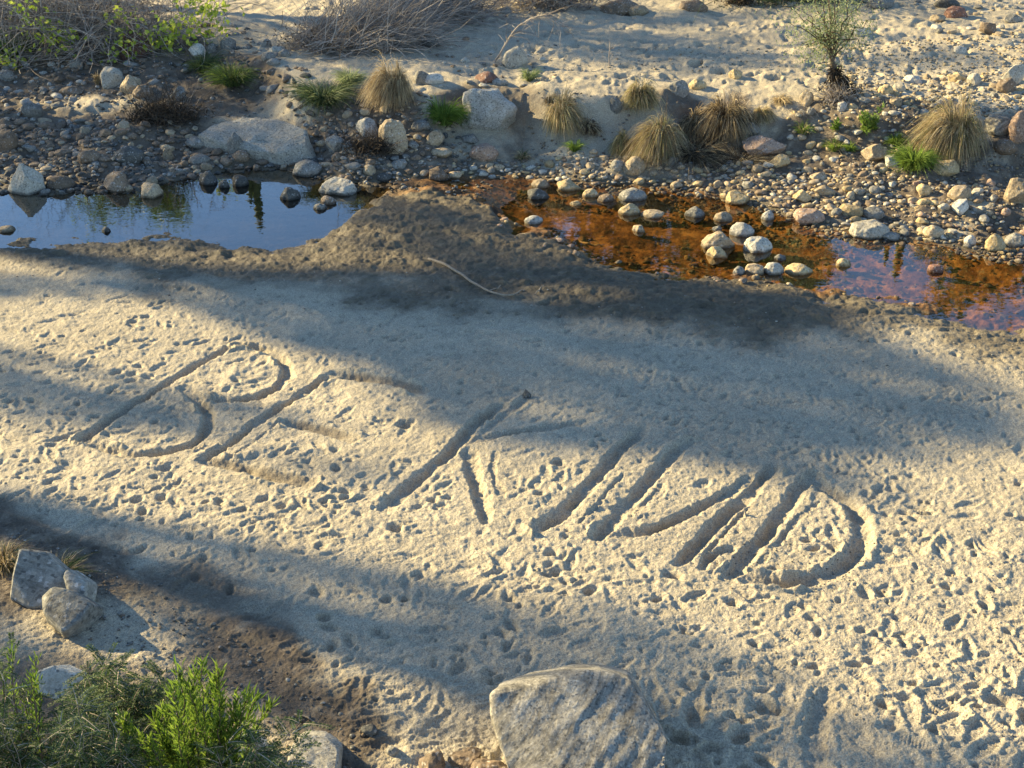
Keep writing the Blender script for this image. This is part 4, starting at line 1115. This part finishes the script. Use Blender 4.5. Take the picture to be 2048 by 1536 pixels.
# ------------------------------------------------------------------ brush, twigs and wood
def wander(B, D, ln, K, wob, grav=0.0):
    """N bending stems: start B, direction D, length ln"""
    N = len(B); P = np.zeros((N, K, 3)); P[:, 0] = B; d = D / np.linalg.norm(D, axis=1, keepdims=True)
    st = (ln / (K - 1))[:, None]
    for k in range(1, K):
        d = d + rng.normal(0, wob, (N, 3)); d[:, 2] -= grav; d /= np.linalg.norm(d, axis=1, keepdims=True)
        P[:, k] = P[:, k - 1] + d * st
    return P
def brush(px, py, wpx, hpx, n, label, lean, mat=M_TWIG, name='brush_pile', cat='brush', r0=.006, spread=.5, grav=.05, debris=0, lenf=1.0, shape=1.0):
    base = spot(px, py); s = px_scale(base); w, h = wpx / s, hpx / s
    root = tag(empty(name, base), label, cat)
    B = np.stack([rng.normal(0, w * .22, n), rng.normal(0, w * .12 * shape, n), rng.uniform(-.03, h * .35, n)], 1)
    D = rng.normal(0, spread, (n, 3)) + np.array(lean)
    P = wander(B, D, rng.uniform(.35, 1.0, n) * max(w, h) * .75 * lenf, 8, .22, grav)
    P[:, :, 2] = np.maximum(P[:, :, 2], -.02)
    Rr = r0 * np.linspace(1, .25, 8)[None] * rng.uniform(.5, 1.5, (n, 1))
    V, Fc = tubes(P, Rr, 3); add_mesh('twigs', quads_mesh('twigs', [(V, Fc)], mat), root)
    if debris:
        C = rng.normal(size=(debris, 3)) * np.array([w * .25, w * .14, h * .16]) + np.array([0, 0, h * .12])
        V, Fc = leaves(C, rng.normal(size=(debris, 3)), .09, .012); add_mesh('litter', quads_mesh('litter', [(V, Fc)], M_DEBRIS), root)['kind'] = 'stuff'
    return root, base
brush(720, 90, 250, 80, 2600, 'big heap of grey-brown brushwood on the upper sand', (.9, .35, .35), debris=1200, shape=1.6)
brush(655, 95, 110, 50, 900, 'tangle of brown twigs at the left end of the big brush heap', (-.6, 0, .3), debris=500)
brush(830, 30, 260, 50, 1500, 'brushwood along the top edge right of the big heap', (.9, .2, .3), debris=500)
brush(1100, 12, 180, 60, 800, 'bare shrub at the top edge behind the arching branch', (.1, -.1, .5), debris=200)
brush(330, 240, 130, 50, 700, 'dark heap of flood debris on the left cobble bank', (.2, 0, .35), mat=M_DEBRIS, name='debris_heap', cat='debris', debris=1600, r0=.005)
brush(740, 300, 80, 40, 350, 'dark clump of flood debris left of the tall tan boulder', (.2, 0, .35), mat=M_DEBRIS, name='debris_heap', cat='debris', debris=800, r0=.005)
brush(362, 232, 80, 40, 60, 'pale bare twigs standing out of the left debris heap', (.3, 0, .9), name='bare_twigs', cat='twigs', r0=.005)
brush(1680, 200, 70, 40, 260, 'rusty flood roots spilling at the foot of the sapling', (-.6, -.5, .3), name='root_mat', cat='roots', r0=.005, debris=100)
brush(1460, 228, 70, 60, 90, 'bare stems standing out of the right twin tuft', (.15, 0, 1.2), name='bare_twigs', cat='twigs', r0=.006, spread=.25)
brush(1480, 8, 60, 40, 160, 'dark root clump on the upper sand left of the sapling', (0, 0, .7), mat=M_DEBRIS, name='debris_heap', cat='debris', debris=400)
brush(1560, -5, 330, 26, 900, 'dark low brush along the top edge left of the sapling', (0, 0, .6), mat=M_DKGRASS, debris=900)
brush(1610, 235, 60, 44, 22, 'curved bare stems in front of the sapling', (-.2, -.2, 1.0), name='bare_twigs', cat='twigs', r0=.005, spread=.35)
# the bare shrub hanging in at the upper left
root, bs_ = brush(170, 80, 470, 170, 1500, 'big bare grey shrub at the upper left with drooping twigs', (.05, -.3, .7), name='bare_shrub', cat='shrub', r0=.007, spread=.8, grav=.16, lenf=.75, debris=200)
brush(40, 60, 260, 120, 700, 'grey twiggy shrub in the upper left corner', (-.1, -.2, .7), name='bare_shrub', cat='shrub', r0=.006, spread=.7, grav=.14, lenf=.75)
# leafy sprays in front of it
sprays = [(75, 50), (112, 68), (130, 80), (100, 55), (245, 30), (250, 62), (255, 95), (330, 66), (350, 72), (340, 105), (310, 60), (385, 14), (420, 22), (405, 48), (440, 8), (375, 70), (28, 112), (55, 14), (230, 100), (355, 50), (410, 5), (300, 95), (425, 60), (10, 108)]
b0 = spot(215, 95)
rt = tag(empty('leafy_shrub', b0), 'lime green leaves on long pale twigs hanging over the upper left bank', 'shrub')
Lc, Ld, ST = [], [], []
for (a, b) in sprays:
    q = pt(a, b, b0[1] - rng.uniform(0.2, 0.9)) - b0
    src = np.array([q[0] * 0.4 + rng.normal(0, .2), 0.3, 0.25]) if rng.random() < .3 else np.array([q[0] * .7 + rng.normal(0, .3), .6, 1.9])
    t = np.linspace(0, 1, 10)[:, None]
    P = src * (1 - t) + q * t + np.array([0, 0, .35]) * (t * (1 - t) * 4) * .5 + rng.normal(0, .015, (10, 3)) * t
    ST.append(P)
    k = 36
    C = q + rng.normal(size=(k, 3)) * np.array([.20, .14, .13])
    Lc.append(C); Ld.append(rng.normal(size=(k, 3)) + np.array([0, 0, -.5]))
    for z in range(2):
        ST.append(q + rng.normal(0, .03, 3) + (rng.normal(0, .15, 3) * t))
P = np.array(ST); V, Fc = tubes(P, .008 * np.linspace(1, .3, 10)[None] * np.ones((len(P), 1)), 4)
add_mesh('twigs', quads_mesh('twigs', [(V, Fc)], M_TWIG), rt)
C = np.concatenate(Lc); V, Fc = leaves(C, np.concatenate(Ld), rng.uniform(.07, .125, len(C)), rng.uniform(.03, .05, len(C)))
add_mesh('foliage', quads_mesh('foliage', [(V, Fc)], M_LIME), rt)
# arching bare branch
def branch(pts3, r0, r1, seed_twigs, label, name, cat, mat, twl=.3, grav=.05, sides=8):
    b = np.array(pts3[0]); root = tag(empty(name, b), label, cat)
    P = np.array(pts3) - b
    n = 28; t = np.linspace(0, 1, len(P)); tt = np.linspace(0, 1, n)
    C = np.stack([np.interp(tt, t, P[:, k]) for k in range(3)], 1)
    for _ in range(3): C[1:-1] = (C[:-2] + 2 * C[1:-1] + C[2:]) / 4
    C += np.stack([fbm2(tt * 3, tt * 0 + k, 1.5, 2) * r0 * 1.5 for k in range(3)], 1)
    V, Fc = tubes(C[None], (r0 + (r1 - r0) * tt)[None], sides)
    add_mesh('stem', quads_mesh('stem', [(V, Fc)], mat, True), root)
    if seed_twigs:
        k = rng.integers(6, n, seed_twigs)
        D = rng.normal(size=(seed_twigs, 3)) + (C[k] - C[np.maximum(k - 2, 0)]) * 8
        Q = wander(C[k], D, rng.uniform(.3, 1, seed_twigs) * twl, 7, .2, grav)
        V, Fc = tubes(Q, r1 * .7 * np.linspace(1, .3, 7)[None] * np.ones((seed_twigs, 1)), 3)
        add_mesh('twigs', quads_mesh('twigs', [(V, Fc)], mat), root)
    return root
g0 = spot(990, 125)
branch([g0, pt(1010, 95, g0[1]), pt(1035, 55, g0[1]), pt(1060, 38, g0[1] - .1), pt(1095, 30, g0[1] - .2), pt(1120, 50, g0[1] - .3)], .018, .008, 46,
       'arching bare branch over the pale round boulder', 'bare_branch', 'branch', M_TWIG, .7, .12)
g0 = spot(1222, 132)
branch([g0, pt(1219, 110, g0[1]), pt(1220, 80, g0[1])], .014, .006, 4, 'thin bare stick standing in the upper sand', 'bare_stick', 'stick', M_TWIG, .2)
# driftwood stick lying on the damp sand
dz = .025
dpts = [spot(a, b) + np.array([0, 0, dz]) for a, b in [(860, 519), (890, 527), (915, 545), (940, 564), (965, 580), (985, 591), (1010, 599), (1030, 590), (1045, 582)]]
r_ = branch(dpts, .020, .008, 0, 'pale crooked driftwood branch lying on the damp sand', 'driftwood_branch', 'branch', M_DRIFT)
tw = np.array([spot(a, b) + np.array([0, 0, dz]) for a, b in [(978, 586), (988, 582), (996, 580), (1001, 574)]]) - dpts[0]
V, Fc = tubes(tw[None], np.array([[.012, .010, .007, .004]]), 6); add_mesh('side_twig', quads_mesh('side_twig', [(V, Fc)], M_DRIFT, True), r_)
d2 = [spot(a, b) + np.array([0, 0, .01]) for a, b in [(1090, 572), (1080, 582), (1068, 590)]]
branch(d2, .012, .006, 0, 'short thin twig right of the driftwood branch', 'twig', 'twig', M_DRIFT)
d3 = [spot(a, b) + np.array([0, 0, .012]) for a, b in [(1162, 483), (1180, 490), (1195, 494), (1205, 490)]]
branch(d3, .016, .008, 0, 'pale stick half sunk at the amber water edge', 'twig', 'twig', M_DRIFT)
d4 = [spot(a, b) + np.array([0, 0, .012]) for a, b in [(592, 1430), (610, 1436), (628, 1445)]]
branch(d4, .008, .005, 0, 'short pale twig on the dark earth at the bottom', 'twig', 'twig', M_DRIFT)
d5 = [spot(a, b) + np.array([0, 0, .012]) for a, b in [(345, 352), (352, 340), (362, 328)]]
branch(d5, .016, .008, 3, 'thin leaning stick at the pool edge by the cobbles', 'twig', 'twig', M_TWIG)
# ------------------------------------------------------------------ the sapling on the bank
sb = spot(1690, 185)
sap = tag(empty('sapling', sb), 'slender grey-green sapling with flood debris wrapped round its foot', 'tree')
def P3(a, b, dy=0.0): return pt(a, b, sb[1] + dy) - sb
tr = np.array([P3(1692, 190), P3(1680, 165), P3(1668, 135), P3(1660, 105), P3(1655, 80)])
V, Fc = tubes(tr[None], np.array([[.05, .05, .04, .03, .026]]), 8); add_mesh('trunk', quads_mesh('trunk', [(V, Fc)], M_BARK, True), sap)
limbs, Lc, Ld = [], [], []
tips = [(1610, 20), (1625, 50), (1600, 60), (1640, -10), (1655, -60), (1680, -30), (1700, 10), (1690, 45), (1665, 20), (1715, -20), (1645, 40), (1630, 85), (1700, 70), (1620, -40), (1740, -10), (1672, 60), (1612, 95), (1685, -90), (1640, -100), (1595, 30), (1745, 30), (1725, 60), (1590, 90), (1735, 90), (1605, 120), (1580, 50), (1650, 120)]
for (a, b) in tips:
    st = tr[2] + (tr[-1] - tr[2]) * rng.uniform(.1, 1.0); q = P3(a, b, rng.uniform(-.5, .5))
    t = np.linspace(0, 1, 8)[:, None]
    P = st * (1 - t) + q * t + np.array([0, 0, .15]) * (t * (1 - t) * 2) + rng.normal(0, .045, (8, 3)) * t
    limbs.append(P)
    for m in range(2, 8):
        for z in range(3):
            c = P[m] + rng.normal(0, .13, 3)
            kk = 9
            Lc.append(c + rng.normal(0, .065, (kk, 3))); Ld.append(rng.normal(0, 1, (kk, 3)) + np.array([0, 0, .6]))
P = np.array(limbs); V, Fc = tubes(P, .016 * np.linspace(1, .25, 8)[None] * np.ones((len(P), 1)), 5); add_mesh('limbs', quads_mesh('limbs', [(V, Fc)], M_BARK, True), sap)
C = np.concatenate(Lc); V, Fc = leaves(C, np.concatenate(Ld), rng.uniform(.035, .06, len(C)), .009); add_mesh('crown', quads_mesh('crown', [(V, Fc)], M_SAGE), sap)
k = 1500
tq = rng.random(k)
C = tr[0] + (tr[2] - tr[0]) * tq[:, None] + rng.normal(size=(k, 3)) * (np.array([.13, .12, .05]) * (1.1 - tq)[:, None])
V, Fc = leaves(C, rng.normal(size=(k, 3)) + np.array([0, 0, -.8]), .12, .012); add_mesh('flood_debris', quads_mesh('flood_debris', [(V, Fc)], M_DEBRIS), sap)

# ------------------------------------------------------------------ shrubs in the near left corner
def lance_shrub(px, py, tips, n_leaf, ll, lw, mat, label, Yd, name='shrub', per=26, rad=.09):
    base = spot(px, py); root = tag(empty(name, base), label, 'shrub')
    stems, Lc, Ld = [], [], []
    for (a, b) in tips:
        q = pt(a, b, Yd + rng.uniform(-.25, .25)) - base
        s0 = np.array([q[0] * .35 + rng.normal(0, .05), q[1] * .2, 0])
        t = np.linspace(0, 1, 10)[:, None]
        P = s0 * (1 - t) + q * t + np.array([0, 0, .12]) * (t * (1 - t) * 3) + rng.normal(0, .008, (10, 3)) * t
        stems.append(P); T = P[-1] - P[-4]; T /= np.linalg.norm(T)
        for m in np.linspace(.30, 1, per):
            c = np.array([np.interp(m * 9, np.arange(10), P[:, k]) for k in range(3)])
            kk = n_leaf
            ang = rng.uniform(0, 6.28, kk)
            o_ = np.stack([np.cos(ang), np.sin(ang), rng.uniform(.1, .9, kk)], 1)
            Lc.append(np.repeat(c[None], kk, 0) + o_ * 0.004 + rng.normal(0, rad * .15, (kk, 3))); Ld.append(o_ * (1.15 - m * .35) + T * (.5 + m))
    P = np.array(stems); V, Fc = tubes(P, .007 * np.linspace(1, .35, 10)[None] * np.ones((len(P), 1)), 5)
    add_mesh('stems', quads_mesh('stems', [(V, Fc)], M_BARK, True), root)
    C = np.concatenate(Lc); V, Fc = leaves(C, np.concatenate(Ld), ll * rng.uniform(.7, 1.2, len(C)), lw)
    add_mesh('foliage', quads_mesh('foliage', [(V, Fc)], mat), root)
tips = [(362, 1342), (405, 1335), (440, 1340), (345, 1385), (375, 1370), (420, 1375), (330, 1420), (390, 1410), (440, 1400), (475, 1395), (515, 1400), (500, 1390), (480, 1430), (540, 1415),
        (310, 1450), (350, 1450), (400, 1450), (440, 1440), (465, 1465), (380, 1490), (420, 1500), (330, 1500), (290, 1480), (355, 1540), (400, 1560), (460, 1520), (300, 1540), (240, 1445), (430, 1355), (390, 1345)]
lance_shrub(400, 1620, tips, 5, .085, .0068, M_LANCE, 'bright green narrow-leaved shrub at the bottom left', 5.9, per=26)
def fern_shrub(px, py, tips, label, Yd, mat=M_FERN, spread=.22):
    base = spot(px, py); root = tag(empty('feathery_shrub', base), label, 'shrub')
    stems, Lc, Ld = [], [], []
    for (a, b) in tips:
        q = pt(a, b, Yd + rng.uniform(-.3, .3)) - base
        s0 = np.array([q[0] * .4, q[1] * .2, 0]) + rng.normal(0, .05, 3) * np.array([1, 1, 0])
        t = np.linspace(0, 1, 10)[:, None]
        P = s0 * (1 - t) + q * t + np.array([0, 0, .1]) * (t * (1 - t) * 3) + rng.normal(0, .01, (10, 3)) * t
        stems.append(P)
        # side sprays carrying rows of tiny leaflets
        for z in range(15):
            m = rng.uniform(.35, 1.0); c = np.array([np.interp(m * 9, np.arange(10), P[:, k]) for k in range(3)])
            d = rng.normal(size=3); d[2] = abs(d[2]) * .5; d /= np.linalg.norm(d)
            l = rng.uniform(.5, 1) * spread
            r = np.linspace(.1, 1, 22)[:, None]
            ax = c + d * l * r + np.array([0, 0, -.05]) * r ** 2
            stems.append(np.concatenate([ax[:1], ax[2::2][:9]], 0)[:10])
            sd = np.cross(d, [0, 0, 1.]); sd /= np.linalg.norm(sd) + 1e-6
            for sgn in (-1, 1):
                Lc.append(ax); Ld.append(np.repeat((sd * sgn + d * .5)[None], len(ax), 0) + rng.normal(0, .15, (len(ax), 3)))
    P = np.array([s for s in stems if len(s) == 10]); V, Fc = tubes(P, .003 * np.linspace(1, .4, 10)[None] * np.ones((len(P), 1)), 3)
    add_mesh('stems', quads_mesh('stems', [(V, Fc)], M_TWIG), root)
    C = np.concatenate(Lc); V, Fc = leaves(C, np.concatenate(Ld), .022, .0035)
    add_mesh('foliage', quads_mesh('foliage', [(V, Fc)], mat), root)
def grid_tips(x0, x1, y0, y1, n, top):
    out = []
    while len(out) < n:
        a, b = rng.uniform(x0, x1), rng.uniform(y0, y1)
        if b > np.interp(a, [p[0] for p in top], [p[1] for p in top]): out.append((a, b))
    return out
fern_shrub(40, 1640, grid_tips(-200, 130, 1250, 1560, 44, [(-200, 1240), (0, 1260), (60, 1290), (75, 1420), (130, 1430)]), 'dark feathery shrub filling the lower left corner', 6.1)
fern_shrub(190, 1640, grid_tips(60, 300, 1390, 1560, 42, [(60, 1440), (140, 1420), (150, 1350), (250, 1380), (300, 1440)]), 'feathery shrub between the whitish block and the bright green shrub', 6.0)
fern_shrub(230, 1480, grid_tips(150, 420, 1310, 1470, 34, [(150, 1330), (240, 1320), (420, 1340)]), 'thin feathery shrub behind the bright green shrub', 6.7)
fern_shrub(470, 1640, grid_tips(420, 620, 1430, 1560, 14, [(420, 1500), (540, 1440), (600, 1410), (620, 1470)]), 'sparse feathery sprigs in front of the smooth pale boulder', 5.9)
lance_shrub(60, 1640, [(20, 1300), (70, 1320), (60, 1350), (10, 1340), (75, 1360), (-20, 1330), (45, 1380)], 5, .055, .0055, M_LANCE, 'narrow-leaved sprigs among the feathery shrub at the left edge', 6.2, per=16)

# ------------------------------------------------------------------ trees outside the picture: their shade and mirror image fall in it
def shade_tree(label, T, blobs, trunk_h=None, leaf=.16, mat=M_CROWN, seed=1, jit=1.6, name='shade_tree', limbs=24, group=None):
    """blobs: (polygon in the photo, leaves). Each leaf sits on the sun ray through the spot it shades, near the trunk's distance."""
    T = np.array([T[0], T[1], 0.0]); T[2] = float(macro(T[0], T[1]))
    h = SUNV[:2] / math.cos(SUN_EL)
    Cs = []
    for poly, n in blobs:
        P = np.array(poly, float); lo, hi = P.min(0), P.max(0); k = 0
        W0 = np.array([on_ground(a, b) for a, b in poly])
        lo, hi = W0.min(0), W0.max(0); acc = 0
        tri = W0[:, :2]
        area = abs(np.sum(tri[:, 0] * np.roll(tri[:, 1], -1) - np.roll(tri[:, 0], -1) * tri[:, 1])) / 2
        n = int(n * area / (leaf * leaf * .38 * .9 / math.sin(SUN_EL) * .5)) + 1
        while acc < n:
            x = rng.uniform(lo[0], hi[0], 4000); y = rng.uniform(lo[1], hi[1], 4000)
            # leaves clump, so the edges of the shade are uneven
            edge = fbm2(x, y, 1.1, 3, .55, seed * 7.) * .26
            m = in_poly(x + edge, y + edge * .6, tri)
            m &= (noise2(x * 1.9 + seed, y * 1.9) > -.62)
            x, y = x[m][:n - acc], y[m][:n - acc]
            if len(x) == 0: continue
            z = macro(x, y)
            t = ((T[0] - x) * h[0] + (T[1] - y) * h[1]) / math.cos(SUN_EL)
            t = t + rng.normal(0, jit, len(x))
            Cs.append(np.stack([x, y, z], 1) + SUNV[None] * t[:, None]); acc += len(x)
    C = np.concatenate(Cs)
    root = tag(empty(name, T), label, 'tree', group)
    C = C - T
    V, Fc = leaves(C, rng.normal(size=C.shape), leaf * rng.uniform(.7, 1.3, len(C)), leaf * .38)
    add_mesh('crown', quads_mesh('crown', [(V, Fc)], mat), root)
    cen = C.mean(0); top = np.percentile(C[:, 2], 92)
    n = 12; t = np.linspace(0, 1, n)[:, None]
    tp = np.array([0, 0, -.3]) * (1 - t) + np.array([cen[0], cen[1], top]) * t
    tp[:, :2] *= (t ** 1.6)
    V, Fc = tubes(tp[None], np.linspace(.30, .06, n)[None], 10); add_mesh('trunk', quads_mesh('trunk', [(V, Fc)], M_BARK, True), root)
    pick = C[rng.integers(len(C), size=limbs)]
    P = []
    for q in pick:
        f = np.clip(q[2] / top * .8, .2, .95); s = np.array([np.interp(f, t[:, 0], tp[:, k]) for k in range(3)])
        tt = np.linspace(0, 1, 8)[:, None]; P.append(s * (1 - tt) + q * tt + np.array([0, 0, .4]) * tt * (1 - tt) + rng.normal(0, .06, (8, 3)) * tt)
    V, Fc = tubes(np.array(P), np.linspace(.07, .015, 8)[None] * np.ones((limbs, 1)), 5); add_mesh('limbs', quads_mesh('limbs', [(V, Fc)], M_BARK, True), root)
    return root
LHU = LH
def back(px, py, dist):
    q = on_ground(px, py); return q[:2] - LHU * dist
A_ = shade_tree('tall leafy tree left of the picture shading the middle of the sand', back(1000, 700, 36),
    [([(300, 555), (560, 540), (760, 540), (1000, 520), (1250, 545), (1500, 575), (1690, 600), (1800, 690), (1960, 758), (2130, 800), (2130, 890), (1900, 885), (1800, 920), (1790, 985), (1700, 1000),
       (1560, 965), (1420, 945), (1330, 920), (1200, 915), (1080, 905), (1000, 880), (880, 850), (830, 800), (700, 750), (520, 670), (430, 620)], 2.8)], seed=1)
B_ = shade_tree('second leafy tree left of the picture shading the near sand', back(700, 1250, 32),
    [([(600, 1095), (760, 1125), (900, 1160), (1060, 1215), (1250, 1245), (1400, 1285), (1560, 1360), (1400, 1345), (1200, 1330), (1010, 1300), (860, 1250), (700, 1190)], 1.3),
     ([(760, 1200), (1000, 1280), (1300, 1345), (1250, 1400), (980, 1390), (800, 1300)], 0.7),
     ([(430, 1150), (620, 1215), (760, 1290), (700, 1300), (560, 1240), (430, 1195)], 1.2),
     ([(720, 1350), (850, 1380), (1000, 1410), (1010, 1510), (880, 1470), (780, 1420)], 1.2),
     ([(520, 1255), (700, 1340), (780, 1410), (640, 1350)], 1.1),
     ([(60, 1095), (200, 1130), (330, 1215), (480, 1290), (620, 1390), (690, 1480), (620, 1480), (460, 1370), (330, 1290), (200, 1205), (120, 1150)], .8),
     ([(230, 1245), (420, 1320), (560, 1440), (480, 1430), (300, 1310)], .9)], seed=2, limbs=14)
C_ = shade_tree('slender tree left of the picture laying a thin shade over the letters', back(300, 800, 30),
    [([(-60, 715), (90, 750), (260, 780), (420, 800), (540, 860), (420, 855), (230, 855), (60, 810), (-60, 785)], 2.0),
     ([(-60, 950), (180, 990), (250, 1060), (120, 1070), (-60, 1030)], 1.2),
     ([(560, 870), (800, 935), (820, 985), (620, 930)], .9),
     ([(-40, 545), (300, 560), (460, 620), (200, 600), (-40, 600)], 1.5)], seed=3, limbs=8, name='slender_tree')
D_ = shade_tree('broad tree beyond the left bank that shades the pool and the cobbles', back(250, 300, 24),
    [([(-200, 240), (100, 240), (300, 225), (560, 190), (740, 200), (760, 300), (690, 400), (620, 480), (560, 500), (150, 500), (-200, 505), (-200, 400), (130, 390), (90, 300)], 1.15),
     ([(600, 480), (700, 410), (800, 395), (950, 430), (1180, 520), (900, 530)], 1.3),
     ([(1040, 240), (1240, 230), (1240, 330), (1060, 330)], 1.2), ([(1380, 290), (1640, 290), (1580, 350), (1330, 345)], 1.0),
     ([(-200, 60), (420, 30), (540, 50), (640, 110), (680, 180), (600, 210), (360, 225), (280, 190), (160, 190), (0, 225), (-200, 235)], 1.0)], seed=4, jit=1.3)
E_ = shade_tree('sparse tree beyond the upper bank casting dappled shade on the upper sand', back(1150, 100, 20),
    [([(640, 110), (860, 70), (1250, 20), (1600, 20), (1560, 40), (1250, 50), (1080, 90), (860, 125), (700, 170)], 1.0),
     ([(1100, 90), (1250, 60), (1500, 95), (1600, 130), (1400, 150), (1050, 120)], 1.1),
     ([(860, 100), (1060, 80), (1060, 150), (860, 150)], .7),
     ([(1300, 50), (1650, 50), (1850, 75), (1650, 90), (1450, 75)], .45),
     ([(1640, 120), (1900, 90), (2100, 130), (1850, 140)], .6)], seed=5, leaf=.14, jit=1.0, limbs=70, name='sparse_tree')
F_ = shade_tree('low tree left of the picture shading the bottom of the sand', back(1500, 1480, 24),
    [([(1300, 1330), (1400, 1350), (1480, 1370), (1650, 1390), (1660, 1480), (1600, 1580), (1350, 1580), (1400, 1440)], .9),
     ([(1680, 1450), (2048, 1500), (2200, 1600), (1680, 1600)], 1.3),
     ([(-100, 1300), (150, 1340), (300, 1420), (300, 1600), (-100, 1600)], .8)], seed=6, name='low_tree', limbs=12)
# trees and cacti beyond the stream, seen mirrored in it
def mirror_pt(px, py, Yd):
    q = pt(px, py, Yd); q[2] = 2 * ZW - q[2]; return q
def mirror_tree(cx, x0, x1, ytop, ybot, Yd, label, n=9000, leaf=.2, mat=None):
    base = mirror_pt(cx, ybot, Yd); base[2] = float(macro(base[0], base[1]))
    root = tag(empty('leafy_tree', base), label, 'tree')
    top = mirror_pt(cx + 20, ytop, Yd)
    W = (x1 - x0) / F * (Yd * _cp) * 1.35
    zt = top[2] - base[2]
    t = np.linspace(0, 1, 12)[:, None]
    tp = np.array([0, 0, -.3]) * (1 - t) + np.array([.5, 0, zt * .9]) * t + rng.normal(0, .05, (12, 3)) * t
    V, Fc = tubes(tp[None], np.linspace(.28, .04, 12)[None], 8); add_mesh('trunk', quads_mesh('trunk', [(V, Fc)], M_BARK, True), root)
    P, Cs = [], []
    for k in range(46):
        f = rng.uniform(.25, .95); s = tp[int(f * 11)]
        a = rng.uniform(0, 6.28); rr = W * .5 * rng.uniform(.4, 1) * (1.15 - .55 * f)
        q = np.array([math.cos(a) * rr, math.sin(a) * rr, min(s[2] + rng.uniform(.2, 1.8), zt)])
        tt = np.linspace(0, 1, 8)[:, None]; B = s * (1 - tt) + q * tt + rng.normal(0, .05, (8, 3)) * tt
        P.append(B)
        m = n // 46
        Cs.append(B[rng.integers(3, 8, m)] + rng.normal(0, .33, (m, 3)))
    V, Fc = tubes(np.array(P), np.linspace(.06, .012, 8)[None] * np.ones((len(P), 1)), 5); add_mesh('limbs', quads_mesh('limbs', [(V, Fc)], M_BARK, True), root)
    C = np.concatenate(Cs); V, Fc = leaves(C, rng.normal(size=C.shape), leaf, leaf * .3); add_mesh('crown', quads_mesh('crown', [(V, Fc)], mat or M_LANCE), root)
mirror_tree(275, 150, 440, 482, 330, 46, 'leafy tree beyond the far bank, mirrored in the blue pool')
def saguaro(px, ytop, Yd, r, label, arms=0):
    tp = mirror_pt(px, ytop, Yd); b = np.array([tp[0], tp[1], float(macro(tp[0], tp[1]))]); H = tp[2] - b[2]
    root = tag(empty('saguaro', b), label, 'cactus')
    def ribbed(path, rad, nm):
        path = np.array(path, float); n = 26; t = np.linspace(0, 1, len(path)); tt = np.linspace(0, 1, n)
        C = np.stack([np.interp(tt, t, path[:, k]) for k in range(3)], 1)
        for _ in range(2): C[1:-1] = (C[:-2] + 2 * C[1:-1] + C[2:]) / 4
        Rr = rad * (.85 + .15 * np.sin(tt * 3.1)) * np.sqrt(np.clip(1 - ((tt - .93) / .07).clip(0) ** 2, 0.0004, 1))
        sides = 32
        V, Fc = tubes(C[None], Rr[None], sides)
        V = V.reshape(n, sides, 3); V = C[:, None] + (V - C[:, None]) * (1 + .09 * np.cos(np.arange(sides) * math.pi))[None, :, None]
        add_mesh(nm, quads_mesh(nm, [(V.reshape(-1, 3), Fc)], M_CACTUS, True), root)
    ribbed([(0, 0, -.2), (0.02, 0, H * .5), (0, 0, H)], r, 'stem')
    for k in range(arms):
        s = 1 if k % 2 else -1; z = H * (.45 + .1 * k)
        ribbed([(0, 0, z), (s * .5, 0, z + .05), (s * .75, 0, z + .35), (s * .78, 0, z + 1.0), (s * .76, 0, z + 1.9)], r * .7, 'arm')
saguaro(521, 462, 40, .13, 'taller saguaro beyond the bank, mirrored in the pool')
saguaro(503, 412, 40, .11, 'shorter saguaro beyond the bank, mirrored in the pool')
saguaro(1790, 562, 30, .10, 'straight saguaro beyond the bank, mirrored in the purple water')
saguaro(1768, 535, 31, .06, 'slim saguaro beside the straight one beyond the right bank')
for k, (cx, x0, x1, yt, Yd, lab) in enumerate([(780, 690, 900, 470, 44, 'dark leafy tree beyond the bank, left of the far grove'),
        (1010, 860, 1160, 560, 42, 'broad dark tree in the far grove behind the huge boulder'),
        (1240, 1080, 1400, 600, 40, 'tall dark tree in the middle of the far grove'),
        (1440, 1300, 1590, 620, 43, 'tall dark tree at the right of the far grove'),
        (1590, 1490, 1685, 610, 41, 'narrow dark tree at the right end of the far grove'),
        (2010, 1890, 2200, 660, 42, 'added dark tree out of view beyond the right bank, blocking sky from the water')]):  # this last tree is added, unseen, to cut the sky reflection at right
    mirror_tree(cx, x0, x1, yt, 330, Yd, lab, 6500, .34, M_CROWN)
